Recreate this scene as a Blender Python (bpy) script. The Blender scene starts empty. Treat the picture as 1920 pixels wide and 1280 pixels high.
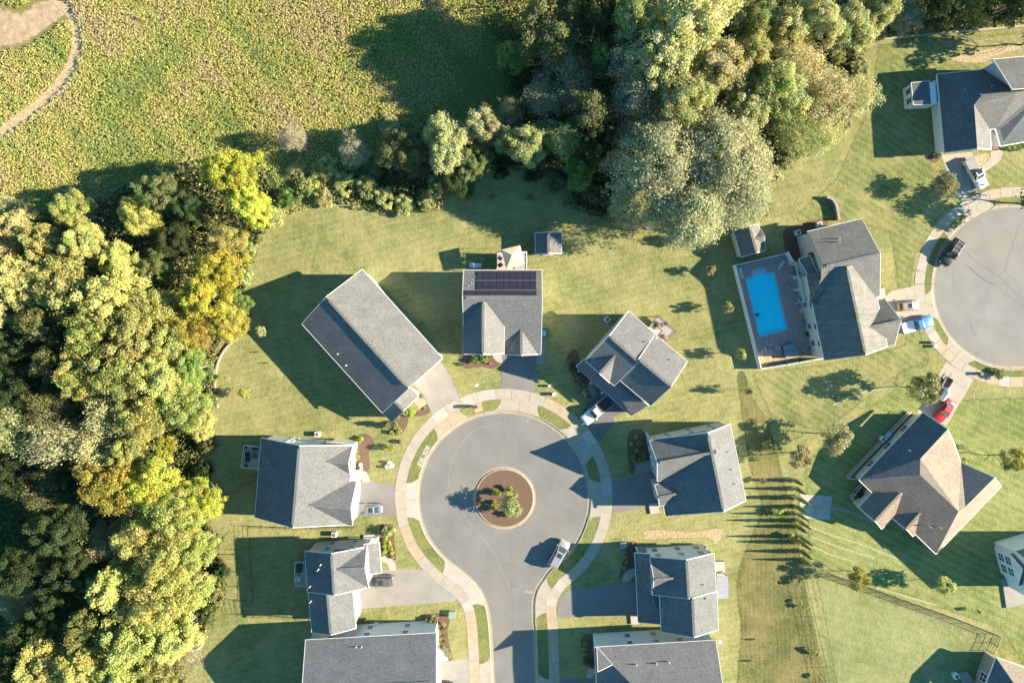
import bpy, bmesh, math, random
import numpy as np
from mathutils import Vector, Matrix
from mathutils.geometry import delaunay_2d_cdt

SC = bpy.context.scene
COL = SC.collection
# ------------------------------------------------------------------ camera, sky, sun, exposure
CAM_H = 120.0
FPX = 1280.0            # focal length in photograph pixels (24 mm on a 36 mm frame, 1920 px wide)
NX, NY = 960.0, 600.0   # the point straight below the drone
cd = bpy.data.cameras.new('drone_camera'); cam = bpy.data.objects.new('drone_camera', cd); COL.objects.link(cam)
cam.location = (0, 0, CAM_H); cam.rotation_euler = (0, 0, 0)
cd.lens = 24; cd.sensor_width = 36; cd.shift_y = -40.0/1920.0; cd.clip_end = 2000
SC.camera = cam
SUN_EL = math.radians(23.0)
wd = bpy.data.worlds.new('World'); SC.world = wd; wd.use_nodes = True
nt = wd.node_tree; nt.nodes.clear()
sky = nt.nodes.new('ShaderNodeTexSky'); sky.sky_type = 'NISHITA'; sky.sun_disc = False
sky.sun_elevation = SUN_EL; sky.sun_rotation = math.radians(90); sky.altitude = 100; sky.air_density = 1.0; sky.dust_density = 0.3; sky.ozone_density = 2.5
bg = nt.nodes.new('ShaderNodeBackground'); bg.inputs['Strength'].default_value = 0.060
wo = nt.nodes.new('ShaderNodeOutputWorld')
tn = nt.nodes.new('ShaderNodeMix'); tn.data_type = 'RGBA'; tn.blend_type = 'MULTIPLY'; tn.inputs[0].default_value = 1.0
tn.inputs[7].default_value = (0.56, 1.08, 1.12, 1)      # camera white balance cools the open sky
nt.links.new(sky.outputs[0], tn.inputs[6]); nt.links.new(tn.outputs[2], bg.inputs[0]); nt.links.new(bg.outputs[0], wo.inputs[0])
sl = bpy.data.lights.new('sun', 'SUN'); sl.energy = 5.0; sl.angle = math.radians(0.5); sl.color = (1.0, 0.82, 0.60)
so = bpy.data.objects.new('sun', sl); COL.objects.link(so); so.location = (150, 0, 90)
so.rotation_euler = (0, math.radians(90) - SUN_EL, 0)
SC.view_settings.view_transform = 'Standard'; SC.view_settings.look = 'None'
SC.view_settings.exposure = 2.06; SC.view_settings.gamma = 1.0; SC.view_settings.use_curve_mapping = False

# ------------------------------------------------------------------ helpers
R = math.radians
def W(px, py, z=0.0):
    """world point at height z that lies at photograph pixel px,py"""
    k = (CAM_H - z)/FPX
    return Vector(((px-NX)*k, -(py-NY)*k, z))
def W2(px, py, z=0.0):
    v = W(px, py, z); return Vector((v.x, v.y))
def link(o, parent=None):
    COL.objects.link(o)
    if parent is not None: o.parent = parent
    return o
def tag(o, label=None, cat=None, group=None, kind=None):
    if label: o['label'] = label
    if cat: o['category'] = cat
    if group: o['group'] = group
    if kind: o['kind'] = kind
    return o
def empty(name, loc=(0,0,0), rz=0.0, label=None, cat=None, group=None, s=1.0):
    o = bpy.data.objects.new(name, None); COL.objects.link(o); o.empty_display_size = 0.3
    o.location = loc; o.rotation_euler = (0,0,rz); o.scale = (s,s,s)
    return tag(o, label, cat, group)
def pydata(name, V, F, mat=None, parent=None, smooth=False, mats=None, fm=None, loc=None):
    me = bpy.data.meshes.new(name); me.from_pydata([tuple(v) for v in V], [], F)
    if mats:
        for m in mats: me.materials.append(m)
        if fm is not None: me.polygons.foreach_set('material_index', fm)
    elif mat: me.materials.append(mat)
    if smooth: me.polygons.foreach_set('use_smooth', [True]*len(me.polygons))
    me.update()
    o = bpy.data.objects.new(name, me)
    if loc is not None: o.location = loc
    return link(o, parent)
def inst(name, me, parent=None, loc=(0,0,0), rot=(0,0,0), s=(1,1,1), color=None):
    o = bpy.data.objects.new(name, me); o.location = loc; o.rotation_euler = rot; o.scale = s
    if color: o.color = (*color, 1)
    return link(o, parent)
class MB:
    """collects boxes, bars, tubes, prisms; builds one mesh object"""
    def __init__(s): s.V = []; s.F = []
    def add(s, V, F):
        b = len(s.V); s.V += [tuple(v) for v in V]; s.F += [tuple(i+b for i in f) for f in F]; return s
    def box(s, x0, x1, y0, y1, z0, z1, bev=0.0):
        if bev > 0:
            b = bev
            V = [(x0+b,y0+b,z0),(x1-b,y0+b,z0),(x1-b,y1-b,z0),(x0+b,y1-b,z0)]
            for z, i in ((z0+b,0),(z1-b,0),(z1,b)):
                V += [(x0+i,y0+i,z),(x1-i,y0+i,z),(x1-i,y1-i,z),(x0+i,y1-i,z)]
            F = [(3,2,1,0),(12,13,14,15)]
            for k in range(3):
                for j in range(4): F.append((4*k+j, 4*k+(j+1)%4, 4*k+4+(j+1)%4, 4*k+4+j))
            return s.add(V, F)
        V = [(x0,y0,z0),(x1,y0,z0),(x1,y1,z0),(x0,y1,z0),(x0,y0,z1),(x1,y0,z1),(x1,y1,z1),(x0,y1,z1)]
        return s.add(V, [(3,2,1,0),(4,5,6,7),(0,1,5,4),(1,2,6,5),(2,3,7,6),(3,0,4,7)])
    def bar(s, p, q, w, h, drop=0.0):
        """box section along p->q, width w sideways, height h, top at the line minus drop"""
        p = Vector(p); q = Vector(q); d = (q-p)
        if d.length < 1e-5: return s
        d.normalize(); up = Vector((0,0,1))
        if abs(d.z) > 0.98: up = Vector((1,0,0))
        sd = d.cross(up).normalized(); un = sd.cross(d).normalized()
        V = []
        for c in (p, q):
            for a, b in ((-.5,-1),(.5,-1),(.5,0),(-.5,0)): V.append(c + sd*(a*w) + un*(b*h - drop))
        return s.add(V, [(0,1,2,3),(7,6,5,4),(0,4,5,1),(1,5,6,2),(2,6,7,3),(3,7,4,0)])
    def tube(s, pts, rad, n=6, cap=True):
        pts = [Vector(p) for p in pts]; rad = list(rad) if hasattr(rad, '__len__') else [rad]*len(pts)
        b0 = len(s.V); V = []; F = []
        for i, p in enumerate(pts):
            d = (pts[min(i+1,len(pts)-1)] - pts[max(i-1,0)])
            d = d.normalized() if d.length > 1e-6 else Vector((0,0,1))
            a = Vector((1,0,0)) if abs(d.x) < .8 else Vector((0,1,0))
            u = d.cross(a).normalized(); v = d.cross(u)
            for k in range(n):
                t = 2*math.pi*k/n; V.append(p + u*(rad[i]*math.cos(t)) + v*(rad[i]*math.sin(t)))
        for i in range(len(pts)-1):
            for k in range(n):
                F.append((i*n+k, i*n+(k+1)%n, (i+1)*n+(k+1)%n, (i+1)*n+k))
        if cap:
            F.append(tuple(range(n))); F.append(tuple((len(pts)-1)*n + k for k in reversed(range(n))))
        return s.add(V, F)
    def lathe(s, prof, n=12, c=(0,0)):
        V = []; F = []
        for r, z in prof:
            for k in range(n):
                t = 2*math.pi*k/n; V.append((c[0]+r*math.cos(t), c[1]+r*math.sin(t), z))
        m = len(prof)
        for i in range(m-1):
            for k in range(n): F.append((i*n+k, i*n+(k+1)%n, (i+1)*n+(k+1)%n, (i+1)*n+k))
        F.append(tuple(reversed(range(n)))); F.append(tuple((m-1)*n+k for k in range(n)))
        return s.add(V, F)
    def prism(s, pts, z0, z1):
        """vertical prism over a simple polygon (xy list, ccw or cw)"""
        pts = [(p[0], p[1]) for p in pts]
        A = sum(pts[i][0]*pts[(i+1)%len(pts)][1]-pts[(i+1)%len(pts)][0]*pts[i][1] for i in range(len(pts)))
        if A < 0: pts = pts[::-1]
        n = len(pts)
        V = [(x,y,z0) for x,y in pts] + [(x,y,z1) for x,y in pts]
        F = [tuple(reversed(range(n))), tuple(range(n,2*n))] + [(i,(i+1)%n,n+(i+1)%n,n+i) for i in range(n)]
        return s.add(V, F)
    def build(s, name, mat=None, parent=None, smooth=False, loc=None):
        return pydata(name, s.V, s.F, mat, parent, smooth, loc=loc)
def smooth_poly(pts, n=6, closed=True):
    P = [Vector(p) for p in pts]; m = len(P); out = []
    rng = range(m) if closed else range(m-1)
    for i in rng:
        if closed: a,b,c,d = P[i-1],P[i],P[(i+1)%m],P[(i+2)%m]
        else: a,b,c,d = P[max(i-1,0)],P[i],P[i+1],P[min(i+2,m-1)]
        for k in range(n):
            t = k/n
            out.append(0.5*((2*b)+(c-a)*t+(2*a-5*b+4*c-d)*t*t+(3*b-a-3*c+d)*t**3))
    if not closed: out.append(P[-1])
    return out
def inside(x, y, poly):
    r = False; j = len(poly)-1
    for i in range(len(poly)):
        xi, yi = poly[i][0], poly[i][1]; xj, yj = poly[j][0], poly[j][1]
        if (yi > y) != (yj > y) and x < (xj-xi)*(y-yi)/(yj-yi)+xi: r = not r
        j = i
    return r
def inside_np(X, Y, poly):
    r = np.zeros(X.shape, bool); j = len(poly)-1
    for i in range(len(poly)):
        xi, yi = poly[i][0], poly[i][1]; xj, yj = poly[j][0], poly[j][1]
        if abs(yj-yi) > 1e-12:
            c = ((yi > Y) != (yj > Y)) & (X < (xj-xi)*(Y-yi)/(yj-yi)+xi); r ^= c
        j = i
    return r
def sheet(name, outer, holes, z, mat, parent=None):
    """flat triangulated sheet with holes"""
    V = []; E = []
    for loop in [outer]+holes:
        b = len(V); n = len(loop); V += [Vector((p[0],p[1])) for p in loop]; E += [(b+i, b+(i+1)%n) for i in range(n)]
    vo, eo, fo, _, _, _ = delaunay_2d_cdt(V, E, [], 0, 1e-5)
    F = []
    for f in fo:
        cx = sum(vo[i].x for i in f)/3; cy = sum(vo[i].y for i in f)/3
        if inside(cx, cy, outer) and not any(inside(cx, cy, h) for h in holes): F.append(tuple(f))
    return pydata(name, [(v.x,v.y,z) for v in vo], F, mat, parent)

def softsheet(name, outer, holes, z, mat, band=1.6):
    """sheet whose rim carries a 0..1 weight so that its material thins out raggedly"""
    P0 = [Vector((p[0],p[1])) for p in outer]; P = []
    for i in range(len(P0)):
        a, b = P0[i], P0[(i+1)%len(P0)]; k = max(1, int((b-a).length/(band*1.3))); P += [a.lerp(b, j/k) for j in range(k)]
    n = len(P)
    A = sum(P[i].x*P[(i+1)%n].y-P[(i+1)%n].x*P[i].y for i in range(n)); sg = 1 if A > 0 else -1
    inner = []
    for i in range(n):
        t = (P[(i+1)%n]-P[i-1]).normalized(); q = P[i]+Vector((-t.y,t.x))*(sg*band)
        if inside(q.x, q.y, P) and min((q-o).length_squared for o in P) > (band*.85)**2: inner.append(q)
    V = []; E = []
    for loop in [P]+holes:
        b = len(V); m = len(loop); V += [Vector((p[0],p[1])) for p in loop]; E += [(b+i, b+(i+1)%m) for i in range(m)]
    V += inner
    vo, eo, fo, ov, _, _ = delaunay_2d_cdt(V, E, [], 0, 1e-5)
    F = [tuple(f) for f in fo if (lambda cx, cy: inside(cx, cy, P) and not any(inside(cx, cy, h) for h in holes))(sum(vo[i].x for i in f)/3, sum(vo[i].y for i in f)/3)]
    o = pydata(name, [(v.x,v.y,z) for v in vo], F, mat); a = o.data.attributes.new('rim', 'FLOAT', 'POINT')
    a.data.foreach_set('value', [0.0 if (ov[i] and min(ov[i]) < n) else 1.0 for i in range(len(vo))])
    return o
# ------------------------------------------------------------------ materials
MATS = {}
def nodes(name):
    m = bpy.data.materials.new(name); m.use_nodes = True
    t = m.node_tree; b = t.nodes['Principled BSDF']; MATS[name] = m
    return m, t, b
def N(t, typ, **kw):
    n = t.nodes.new(typ)
    for k, v in kw.items(): setattr(n, k, v)
    return n
def noise(t, vec, scale, detail=3, rough=.55, dist=0.0):
    n = N(t, 'ShaderNodeTexNoise'); n.inputs['Scale'].default_value = scale; n.inputs['Detail'].default_value = detail
    n.inputs['Roughness'].default_value = rough; n.inputs['Distortion'].default_value = dist
    t.links.new(vec, n.inputs['Vector']); return n.outputs['Fac']
def ramp(t, fac, stops):
    r = N(t, 'ShaderNodeValToRGB'); cr = r.color_ramp
    while len(cr.elements) < len(stops): cr.elements.new(.5)
    for e, (p, c) in zip(cr.elements, stops): e.position = p; e.color = (*c, 1)
    t.links.new(fac, r.inputs['Fac']); return r.outputs['Color']
def mixc(t, fac, a, b, mode='MIX'):
    n = N(t, 'ShaderNodeMix', data_type='RGBA', blend_type=mode)
    for s, v in ((0, fac), (6, a), (7, b)):
        if isinstance(v, (int, float)): n.inputs[s].default_value = v
        elif isinstance(v, tuple): n.inputs[s].default_value = (*v[:3], 1)
        else: t.links.new(v, n.inputs[s])
    return n.outputs[2]
def mathn(t, op, a, b=None, c=None):
    n = N(t, 'ShaderNodeMath', operation=op)
    for i, v in enumerate((a, b, c)):
        if v is None: continue
        if isinstance(v, (int, float)): n.inputs[i].default_value = v
        else: t.links.new(v, n.inputs[i])
    return n.outputs[0]
def pos(t, coord='pos'):
    if coord == 'pos': return N(t, 'ShaderNodeNewGeometry').outputs['Position']
    return N(t, 'ShaderNodeTexCoord').outputs['Object']
def bump(t, b, h, strength, dist):
    n = N(t, 'ShaderNodeBump'); n.inputs['Strength'].default_value = strength; n.inputs['Distance'].default_value = dist
    t.links.new(h, n.inputs['Height']); t.links.new(n.outputs[0], b.inputs['Normal'])
def setc(b, sock, v, t):
    if isinstance(v, tuple): b.inputs[sock].default_value = (*v, 1)
    else: t.links.new(v, b.inputs[sock])
def plain(name, c, rough=.6, metal=0.0, spec=.5, var=.12, vs=2.0, bmp=0.0, bs=8.0, coord='obj', coat=0.0):
    """paint / plastic / concrete with slight mottling and grain"""
    m, t, b = nodes(name); P = pos(t, coord)
    n1 = noise(t, P, vs, 4); lo = tuple(x*(1-var) for x in c); hi = tuple(min(1, x*(1+var)) for x in c)
    setc(b, 'Base Color', ramp(t, n1, [(.3, lo), (.7, hi)]), t)
    b.inputs['Roughness'].default_value = rough; b.inputs['Metallic'].default_value = metal
    b.inputs['Specular IOR Level'].default_value = spec; b.inputs['Coat Weight'].default_value = coat
    if bmp: bump(t, b, noise(t, P, bs, 4), bmp, .03)
    return m
def grass(name, cols, stripe=None, patch=(.35,.30,.13), pamt=.5, seed=0.0, grain=1.0, darkc=(.045,.075,.022)):
    """mown lawn: cols = (dark, mid, light); stripe = (angle deg, width m, amount)"""
    m, t, b = nodes(name); P = pos(t)
    off = N(t, 'ShaderNodeVectorMath', operation='ADD'); t.links.new(P, off.inputs[0]); off.inputs[1].default_value = (seed*37, seed*11, 0); P2 = off.outputs[0]
    big = noise(t, P2, .07, 3, .6); mid = noise(t, P2, .5, 4, .65); fine = noise(t, P2, 3.2, 3, .8)
    f = mathn(t, 'ADD', mathn(t, 'MULTIPLY', big, .55), mathn(t, 'ADD', mathn(t, 'MULTIPLY', mid, .5), mathn(t, 'MULTIPLY', fine, .75*grain)))
    f = mathn(t, 'SUBTRACT', f, .025+.375*grain)
    if stripe:
        a, w, amt = stripe
        mp = N(t, 'ShaderNodeMapping'); t.links.new(P2, mp.inputs[0]); mp.inputs['Rotation'].default_value = (0,0,R(-a))
        wv = N(t, 'ShaderNodeTexWave', wave_type='BANDS', bands_direction='Y', wave_profile='SIN'); t.links.new(mp.outputs[0], wv.inputs['Vector'])
        wv.inputs['Scale'].default_value = math.pi/(10*w)*1.0; wv.inputs['Distortion'].default_value = 3.5; wv.inputs['Detail'].default_value = 3; wv.inputs['Detail Scale'].default_value = .35
        f = mathn(t, 'ADD', f, mathn(t, 'MULTIPLY', mathn(t, 'SUBTRACT', wv.outputs['Fac'], .5), amt))
    col = ramp(t, f, [(.36, cols[0]), (.5, cols[1]), (.66, cols[2])])
    pm = mathn(t, 'MULTIPLY', ramp(t, noise(t, P2, .16, 5, .7, .6), [(.46, (0,0,0)), (.66, (1,1,1))]), pamt*.95)
    col = mixc(t, pm, col, patch)
    spk = ramp(t, noise(t, P2, 7.0, 2, .7), [(.28, (1,1,1)), (.42, (0,0,0))])
    col = mixc(t, mathn(t, 'MULTIPLY', spk, .55*grain), col, darkc)
    setc(b, 'Base Color', col, t); b.inputs['Roughness'].default_value = .95; b.inputs['Specular IOR Level'].default_value = .1
    h = mathn(t, 'ADD', noise(t, P2, 5.0, 3, .75), mathn(t, 'MULTIPLY', noise(t, P2, 1.2, 2), .8))
    bump(t, b, h, .75*grain, .16)
    return m
def shingle(name, c, var=.30, streak=None):
    m, t, b = nodes(name); P = pos(t, 'obj')
    n1 = noise(t, P, 3.6, 4, .85); n2 = noise(t, P, .5, 3); 
    f = mathn(t, 'ADD', mathn(t, 'MULTIPLY', n1, .8), mathn(t, 'MULTIPLY', n2, .2))
    lo = tuple(x*(1-var*1.6) for x in c); hi = tuple(x*(1+var*2.2) for x in c)
    col = ramp(t, f, [(.3, lo), (.5, c), (.7, hi)])
    if streak:
        mp = N(t, 'ShaderNodeMapping'); t.links.new(P, mp.inputs[0]); mp.inputs['Rotation'].default_value = (0,0,R(streak)); mp.inputs['Scale'].default_value = (.12,1.6,.12)
        col = mixc(t, ramp(t, noise(t, mp.outputs[0], 1.5, 4, .7), [(.42,(0,0,0)),(.68,(.5,.5,.5))]), col, tuple(x*.45 for x in c))
    setc(b, 'Base Color', col, t)
    b.inputs['Roughness'].default_value = .9; b.inputs['Specular IOR Level'].default_value = .25
    z = N(t, 'ShaderNodeSeparateXYZ'); t.links.new(P, z.inputs[0])
    course = mathn(t, 'FRACT', mathn(t, 'MULTIPLY', z.outputs[2], 9.0))
    bump(t, b, mathn(t, 'ADD', mathn(t, 'MULTIPLY', course, .35), noise(t, P, 9.0, 3, .8)), .5, .05)
    return m
def siding(name, c):
    m, t, b = nodes(name); P = pos(t, 'obj')
    z = N(t, 'ShaderNodeSeparateXYZ'); t.links.new(P, z.inputs[0])
    lap = mathn(t, 'FRACT', mathn(t, 'MULTIPLY', z.outputs[2], 6.0))
    n1 = noise(t, P, .7, 4)
    setc(b, 'Base Color', ramp(t, n1, [(.3, tuple(x*.92 for x in c)), (.7, tuple(min(1,x*1.04) for x in c))]), t)
    b.inputs['Roughness'].default_value = .55; bump(t, b, lap, .35, .03)
    return m
def leafmat(name, trans=.28):
    """foliage: object colour times a per-leaf tint"""
    m = bpy.data.materials.new(name); m.use_nodes = True; MATS[name] = m; t = m.node_tree; t.nodes.clear()
    oi = N(t, 'ShaderNodeObjectInfo'); at = N(t, 'ShaderNodeAttribute', attribute_name='tint')
    col = mixc(t, 1.0, oi.outputs['Color'], at.outputs['Color'], 'MULTIPLY')
    d = N(t, 'ShaderNodeBsdfDiffuse'); tr = N(t, 'ShaderNodeBsdfTranslucent'); mx = N(t, 'ShaderNodeMixShader'); mx.inputs[0].default_value = trans
    o = N(t, 'ShaderNodeOutputMaterial')
    t.links.new(col, d.inputs[0]); t.links.new(col, tr.inputs[0]); t.links.new(d.outputs[0], mx.inputs[1]); t.links.new(tr.outputs[0], mx.inputs[2]); t.links.new(mx.outputs[0], o.inputs[0])
    return m
def asphalt(name, c, crack=True):
    m, t, b = nodes(name); P = pos(t)
    f = mathn(t, 'ADD', mathn(t, 'MULTIPLY', noise(t, P, .22, 5, .6), .6), mathn(t, 'MULTIPLY', noise(t, P, 6.0, 3, .8), .4))
    col = ramp(t, f, [(.32, tuple(x*.80 for x in c)), (.5, c), (.68, tuple(x*1.18 for x in c))])
    mp = N(t, 'ShaderNodeMapping'); t.links.new(P, mp.inputs[0]); mp.inputs['Scale'].default_value = (.3,.3,.3)
    st = ramp(t, noise(t, mp.outputs[0], 1.0, 6, .72, 1.5), [(.60,(0,0,0)),(.72,(1,1,1))])
    col = mixc(t, mathn(t, 'MULTIPLY', st, .34), col, (c[0]*.55,c[1]*.52,c[2]*.5))
    tan = ramp(t, noise(t, P, .12, 3), [(.5,(0,0,0)),(.75,(1,1,1))])
    col = mixc(t, mathn(t, 'MULTIPLY', tan, .55), col, (c[0]*1.25,c[1]*1.08,c[2]*.88))
    setc(b, 'Base Color', col, t); b.inputs['Roughness'].default_value = .88; b.inputs['Specular IOR Level'].default_value = .3
    bump(t, b, noise(t, P, 12, 3, .8), .35, .02)
    return m
def ragged(m, name, ns=1.3, amt=1.0):
    c = m.copy(); c.name = name; t = c.node_tree; b = t.nodes['Principled BSDF']
    at = N(t, 'ShaderNodeAttribute', attribute_name='rim'); n = mathn(t, 'ADD', mathn(t, 'MULTIPLY', noise(t, pos(t), ns, 4, .7), .7), mathn(t, 'MULTIPLY', noise(t, pos(t), ns*4, 2, .8), .5))
    f = mathn(t, 'MULTIPLY', mathn(t, 'SUBTRACT', mathn(t, 'ADD', mathn(t, 'MULTIPLY', at.outputs['Fac'], 1.15), n), 1.12/amt), 3.2)
    f = mathn(t, 'MINIMUM', mathn(t, 'MAXIMUM', f, 0.0), 1.0); t.links.new(f, b.inputs['Alpha']); return c
M_lawn = grass('lawn_grass', ((.125,.15,.054),(.195,.212,.088),(.275,.272,.13)), (14,1.1,.05), patch=(.34,.29,.13), pamt=.45)
M_lawnR = grass('lawn_grass_green', ((.105,.148,.045),(.172,.212,.073),(.255,.27,.118)), (-27,1.3,.09), patch=(.30,.28,.11), pamt=.35, seed=1.7)
M_lawnT = grass('lawn_grass_top', ((.105,.135,.046),(.168,.19,.073),(.248,.252,.116)), (-33,1.2,.10), patch=(.34,.29,.14), pamt=.5, seed=3.1)
M_lawnF = grass('lawn_grass_pale', ((.13,.16,.062),(.19,.215,.092),(.25,.27,.128)), (-20,1.5,.04), patch=(.33,.31,.15), pamt=.3, seed=5.3)
M_lawnV = grass('verge_grass', ((.10,.125,.045),(.15,.172,.06),(.22,.225,.095)), None, patch=(.24,.22,.09), pamt=.3, seed=2.2)
M_rough = grass('rough_grass', ((.085,.095,.034),(.135,.142,.055),(.20,.19,.08)), (92,.75,.07), patch=(.26,.21,.10), pamt=.5, seed=7.0, grain=1.2)
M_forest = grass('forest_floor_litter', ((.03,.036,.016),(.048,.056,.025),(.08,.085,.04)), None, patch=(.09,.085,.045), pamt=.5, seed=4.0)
M_meadow = grass('meadow_soil', ((.11,.12,.032),(.17,.17,.05),(.22,.20,.08)), None, patch=(.22,.16,.09), pamt=.7, seed=6.0)
M_dirt = plain('bare_soil', (.30,.235,.155), .95, var=.3, vs=.9, bmp=.6, bs=3, coord='pos')
M_track = plain('track_soil', (.34,.27,.165), .95, var=.22, vs=1.6, bmp=.6, bs=3, coord='pos')
M_straw = plain('straw_dry_grass', (.31,.25,.15), .95, var=.5, vs=3.0, bmp=.8, bs=6, coord='pos')
M_mulch = plain('brown_mulch', (.115,.075,.052), .95, var=.45, vs=6.0, bmp=.9, bs=9, coord='pos')
M_road = asphalt('street_asphalt', (.158,.162,.158))
M_road2 = asphalt('old_street_asphalt', (.178,.183,.178))
M_drive = asphalt('driveway_asphalt', (.165,.165,.165))
M_drivedk = asphalt('dark_driveway_asphalt', (.115,.118,.125))
M_conc = plain('pale_concrete', (.30,.278,.236), .9, var=.09, vs=.9, bmp=.15, bs=14, coord='pos')
M_conc_w = plain('warm_concrete', (.32,.265,.19), .9, var=.10, vs=.9, bmp=.15, bs=14, coord='pos')
M_conc_g = plain('grey_concrete', (.235,.23,.215), .9, var=.10, vs=.5, bmp=.15, bs=14, coord='pos')
M_conc_wh = plain('whitish_concrete', (.332,.318,.29), .9, var=.08, vs=.8, bmp=.15, bs=14, coord='pos')
M_kerb = plain('kerb_concrete', (.282,.248,.19), .9, var=.12, vs=1.5, bmp=.2, bs=12, coord='pos')
M_joint = plain('joint_dirt', (.19,.16,.12), .95, coord='pos')  # one even dark colour for slab and kerb joints
M_rg = shingle('grey_shingles', (.116,.124,.130))
M_rg2 = shingle('light_grey_shingles', (.122,.128,.127))
M_rg3 = shingle('charcoal_and_shade_shingles', (.095,.108,.12))  # charcoal roofing; also colours shade onto slopes facing away from the sun
M_rpool = shingle('weathered_grey_shingles', (.145,.145,.138), streak=75)
M_rbrown = shingle('brown_shingles', (.165,.138,.115))
M_rtan = shingle('tan_shingles', (.205,.182,.15))
M_wall = siding('white_siding', (.66,.67,.66))
M_wallgrey = siding('grey_siding', (.36,.38,.38))
M_wallblue = siding('pale_blue_siding', (.52,.58,.60))
M_wallbeige = siding('beige_siding', (.50,.48,.41))
M_wallbrown = siding('brown_siding', (.30,.24,.19))
M_white = plain('white_trim', (.60,.60,.58), .5, var=.04)
M_glass = plain('window_glass', (.035,.045,.06), .08, spec=.8, var=.05)
M_brick = plain('red_brick', (.30,.15,.10), .9, var=.25, vs=5, bmp=.5)
M_black = plain('black_metal', (.025,.026,.028), .45, var=.1)
M_dkgrey = plain('dark_grey_plastic', (.07,.072,.075), .6, var=.15)
M_grey = plain('mid_grey_plastic', (.28,.28,.28), .6)
M_wood = plain('grey_deck_boards', (.36,.34,.31), .8, var=.15, vs=4)
M_woodbr = plain('brown_timber', (.20,.14,.09), .8, var=.25, vs=4)
M_bark = plain('tree_bark', (.16,.135,.105), .9, var=.3, vs=4)
M_barkpale = plain('pale_bare_bark', (.36,.33,.29), .9, var=.25, vs=4)
M_leaf = leafmat('leaf_foliage', .40)
M_weed = leafmat('weed_foliage', .25)
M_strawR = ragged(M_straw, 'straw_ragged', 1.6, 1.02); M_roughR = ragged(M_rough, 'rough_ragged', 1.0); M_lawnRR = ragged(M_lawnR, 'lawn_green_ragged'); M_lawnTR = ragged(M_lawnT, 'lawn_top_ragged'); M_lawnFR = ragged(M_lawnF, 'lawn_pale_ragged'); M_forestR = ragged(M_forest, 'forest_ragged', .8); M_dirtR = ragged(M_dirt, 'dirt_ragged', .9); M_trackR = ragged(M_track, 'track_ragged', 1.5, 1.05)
M_pale = plain('pale_dry_mower_line', (.245,.262,.125), .95, var=.2, coord='pos'); M_paleR = ragged(M_pale, 'mower_line_ragged', 1.2, 1.0)
# ------------------------------------------------------------------ streets, kerbs, pavements
def PX(pts, z=0.0): return [W2(p[0], p[1], z) for p in pts]
def S(o): o['kind'] = 'structure'; return o
C1 = (944.5, 932.5); R1 = 157.5
def circ(c, r, a0, a1, n):
    """photo-pixel arc, angles in degrees clockwise on the photo from +x (y down)"""
    return [(c[0]+r*math.cos(R(a0+(a1-a0)*i/n)), c[1]+r*math.sin(R(a0+(a1-a0)*i/n))) for i in range(n+1)]
edge1 = [(932,1400),(930,1330),(928,1280),(925.5,1235),(923,1190),(919,1152),(911,1122),(899,1100),(884,1083),(864,1066.5),(842,1049.5),(822,1029)] \
    + circ(C1, R1, 152, 417, 64) + [(1016,1083),(1005.5,1098),(999,1115),(996.5,1136),(997.5,1160),(1000,1190),(1001.5,1235),(1002.5,1280),(1004,1330),(1006,1400)]
C2 = (1902.0, 538.0); R2 = 149.5
edge2 = [(2300,580),(2150,580),(2070,600)] + circ(C2, R2, 35, 325, 64)  + [(2070,476),(2150,496),(2300,496)]
class Curve:
    def __init__(s, pts):
        P = smooth_poly(PX(pts), 5, False); Q = [P[0]]; acc = 0
        # resample at even spacing
        step = .25; out = [P[0]]; last = P[0]
        for p in P[1:]:
            d = (p-last).length
            while d >= step:
                last = last + (p-last)*(step/d); out.append(last); d = (p-last).length
        s.p = out; n = len(out); s.step = step
        s.n = []
        for i in range(n):
            t = out[min(i+3,n-1)] - out[max(i-3,0)]; t.normalize(); s.n.append(Vector((-t.y, t.x)))
        s.L = (n-1)*step
    def at(s, d, off):
        i = min(max(d/s.step, 0), len(s.p)-1.001); k = int(i); f = i-k
        return s.p[k].lerp(s.p[k+1], f) + s.n[k].lerp(s.n[k+1], f)*(off*s.sign)
    def find(s, px, py):
        w = W2(px, py); return min(range(len(s.p)), key=lambda i: (s.p[i]-w).length_squared)*s.step
cv1 = Curve(edge1); cv2 = Curve(edge2)
for cv, c in ((cv1, C1), (cv2, C2)):
    cv.sign = 1; w = W2(*c); i = len(cv.p)//2
    if (cv.p[i]+cv.n[i]-w).length < (cv.p[i]-w).length: cv.sign = -1
KW = .65                      # gutter + kerb width
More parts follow.
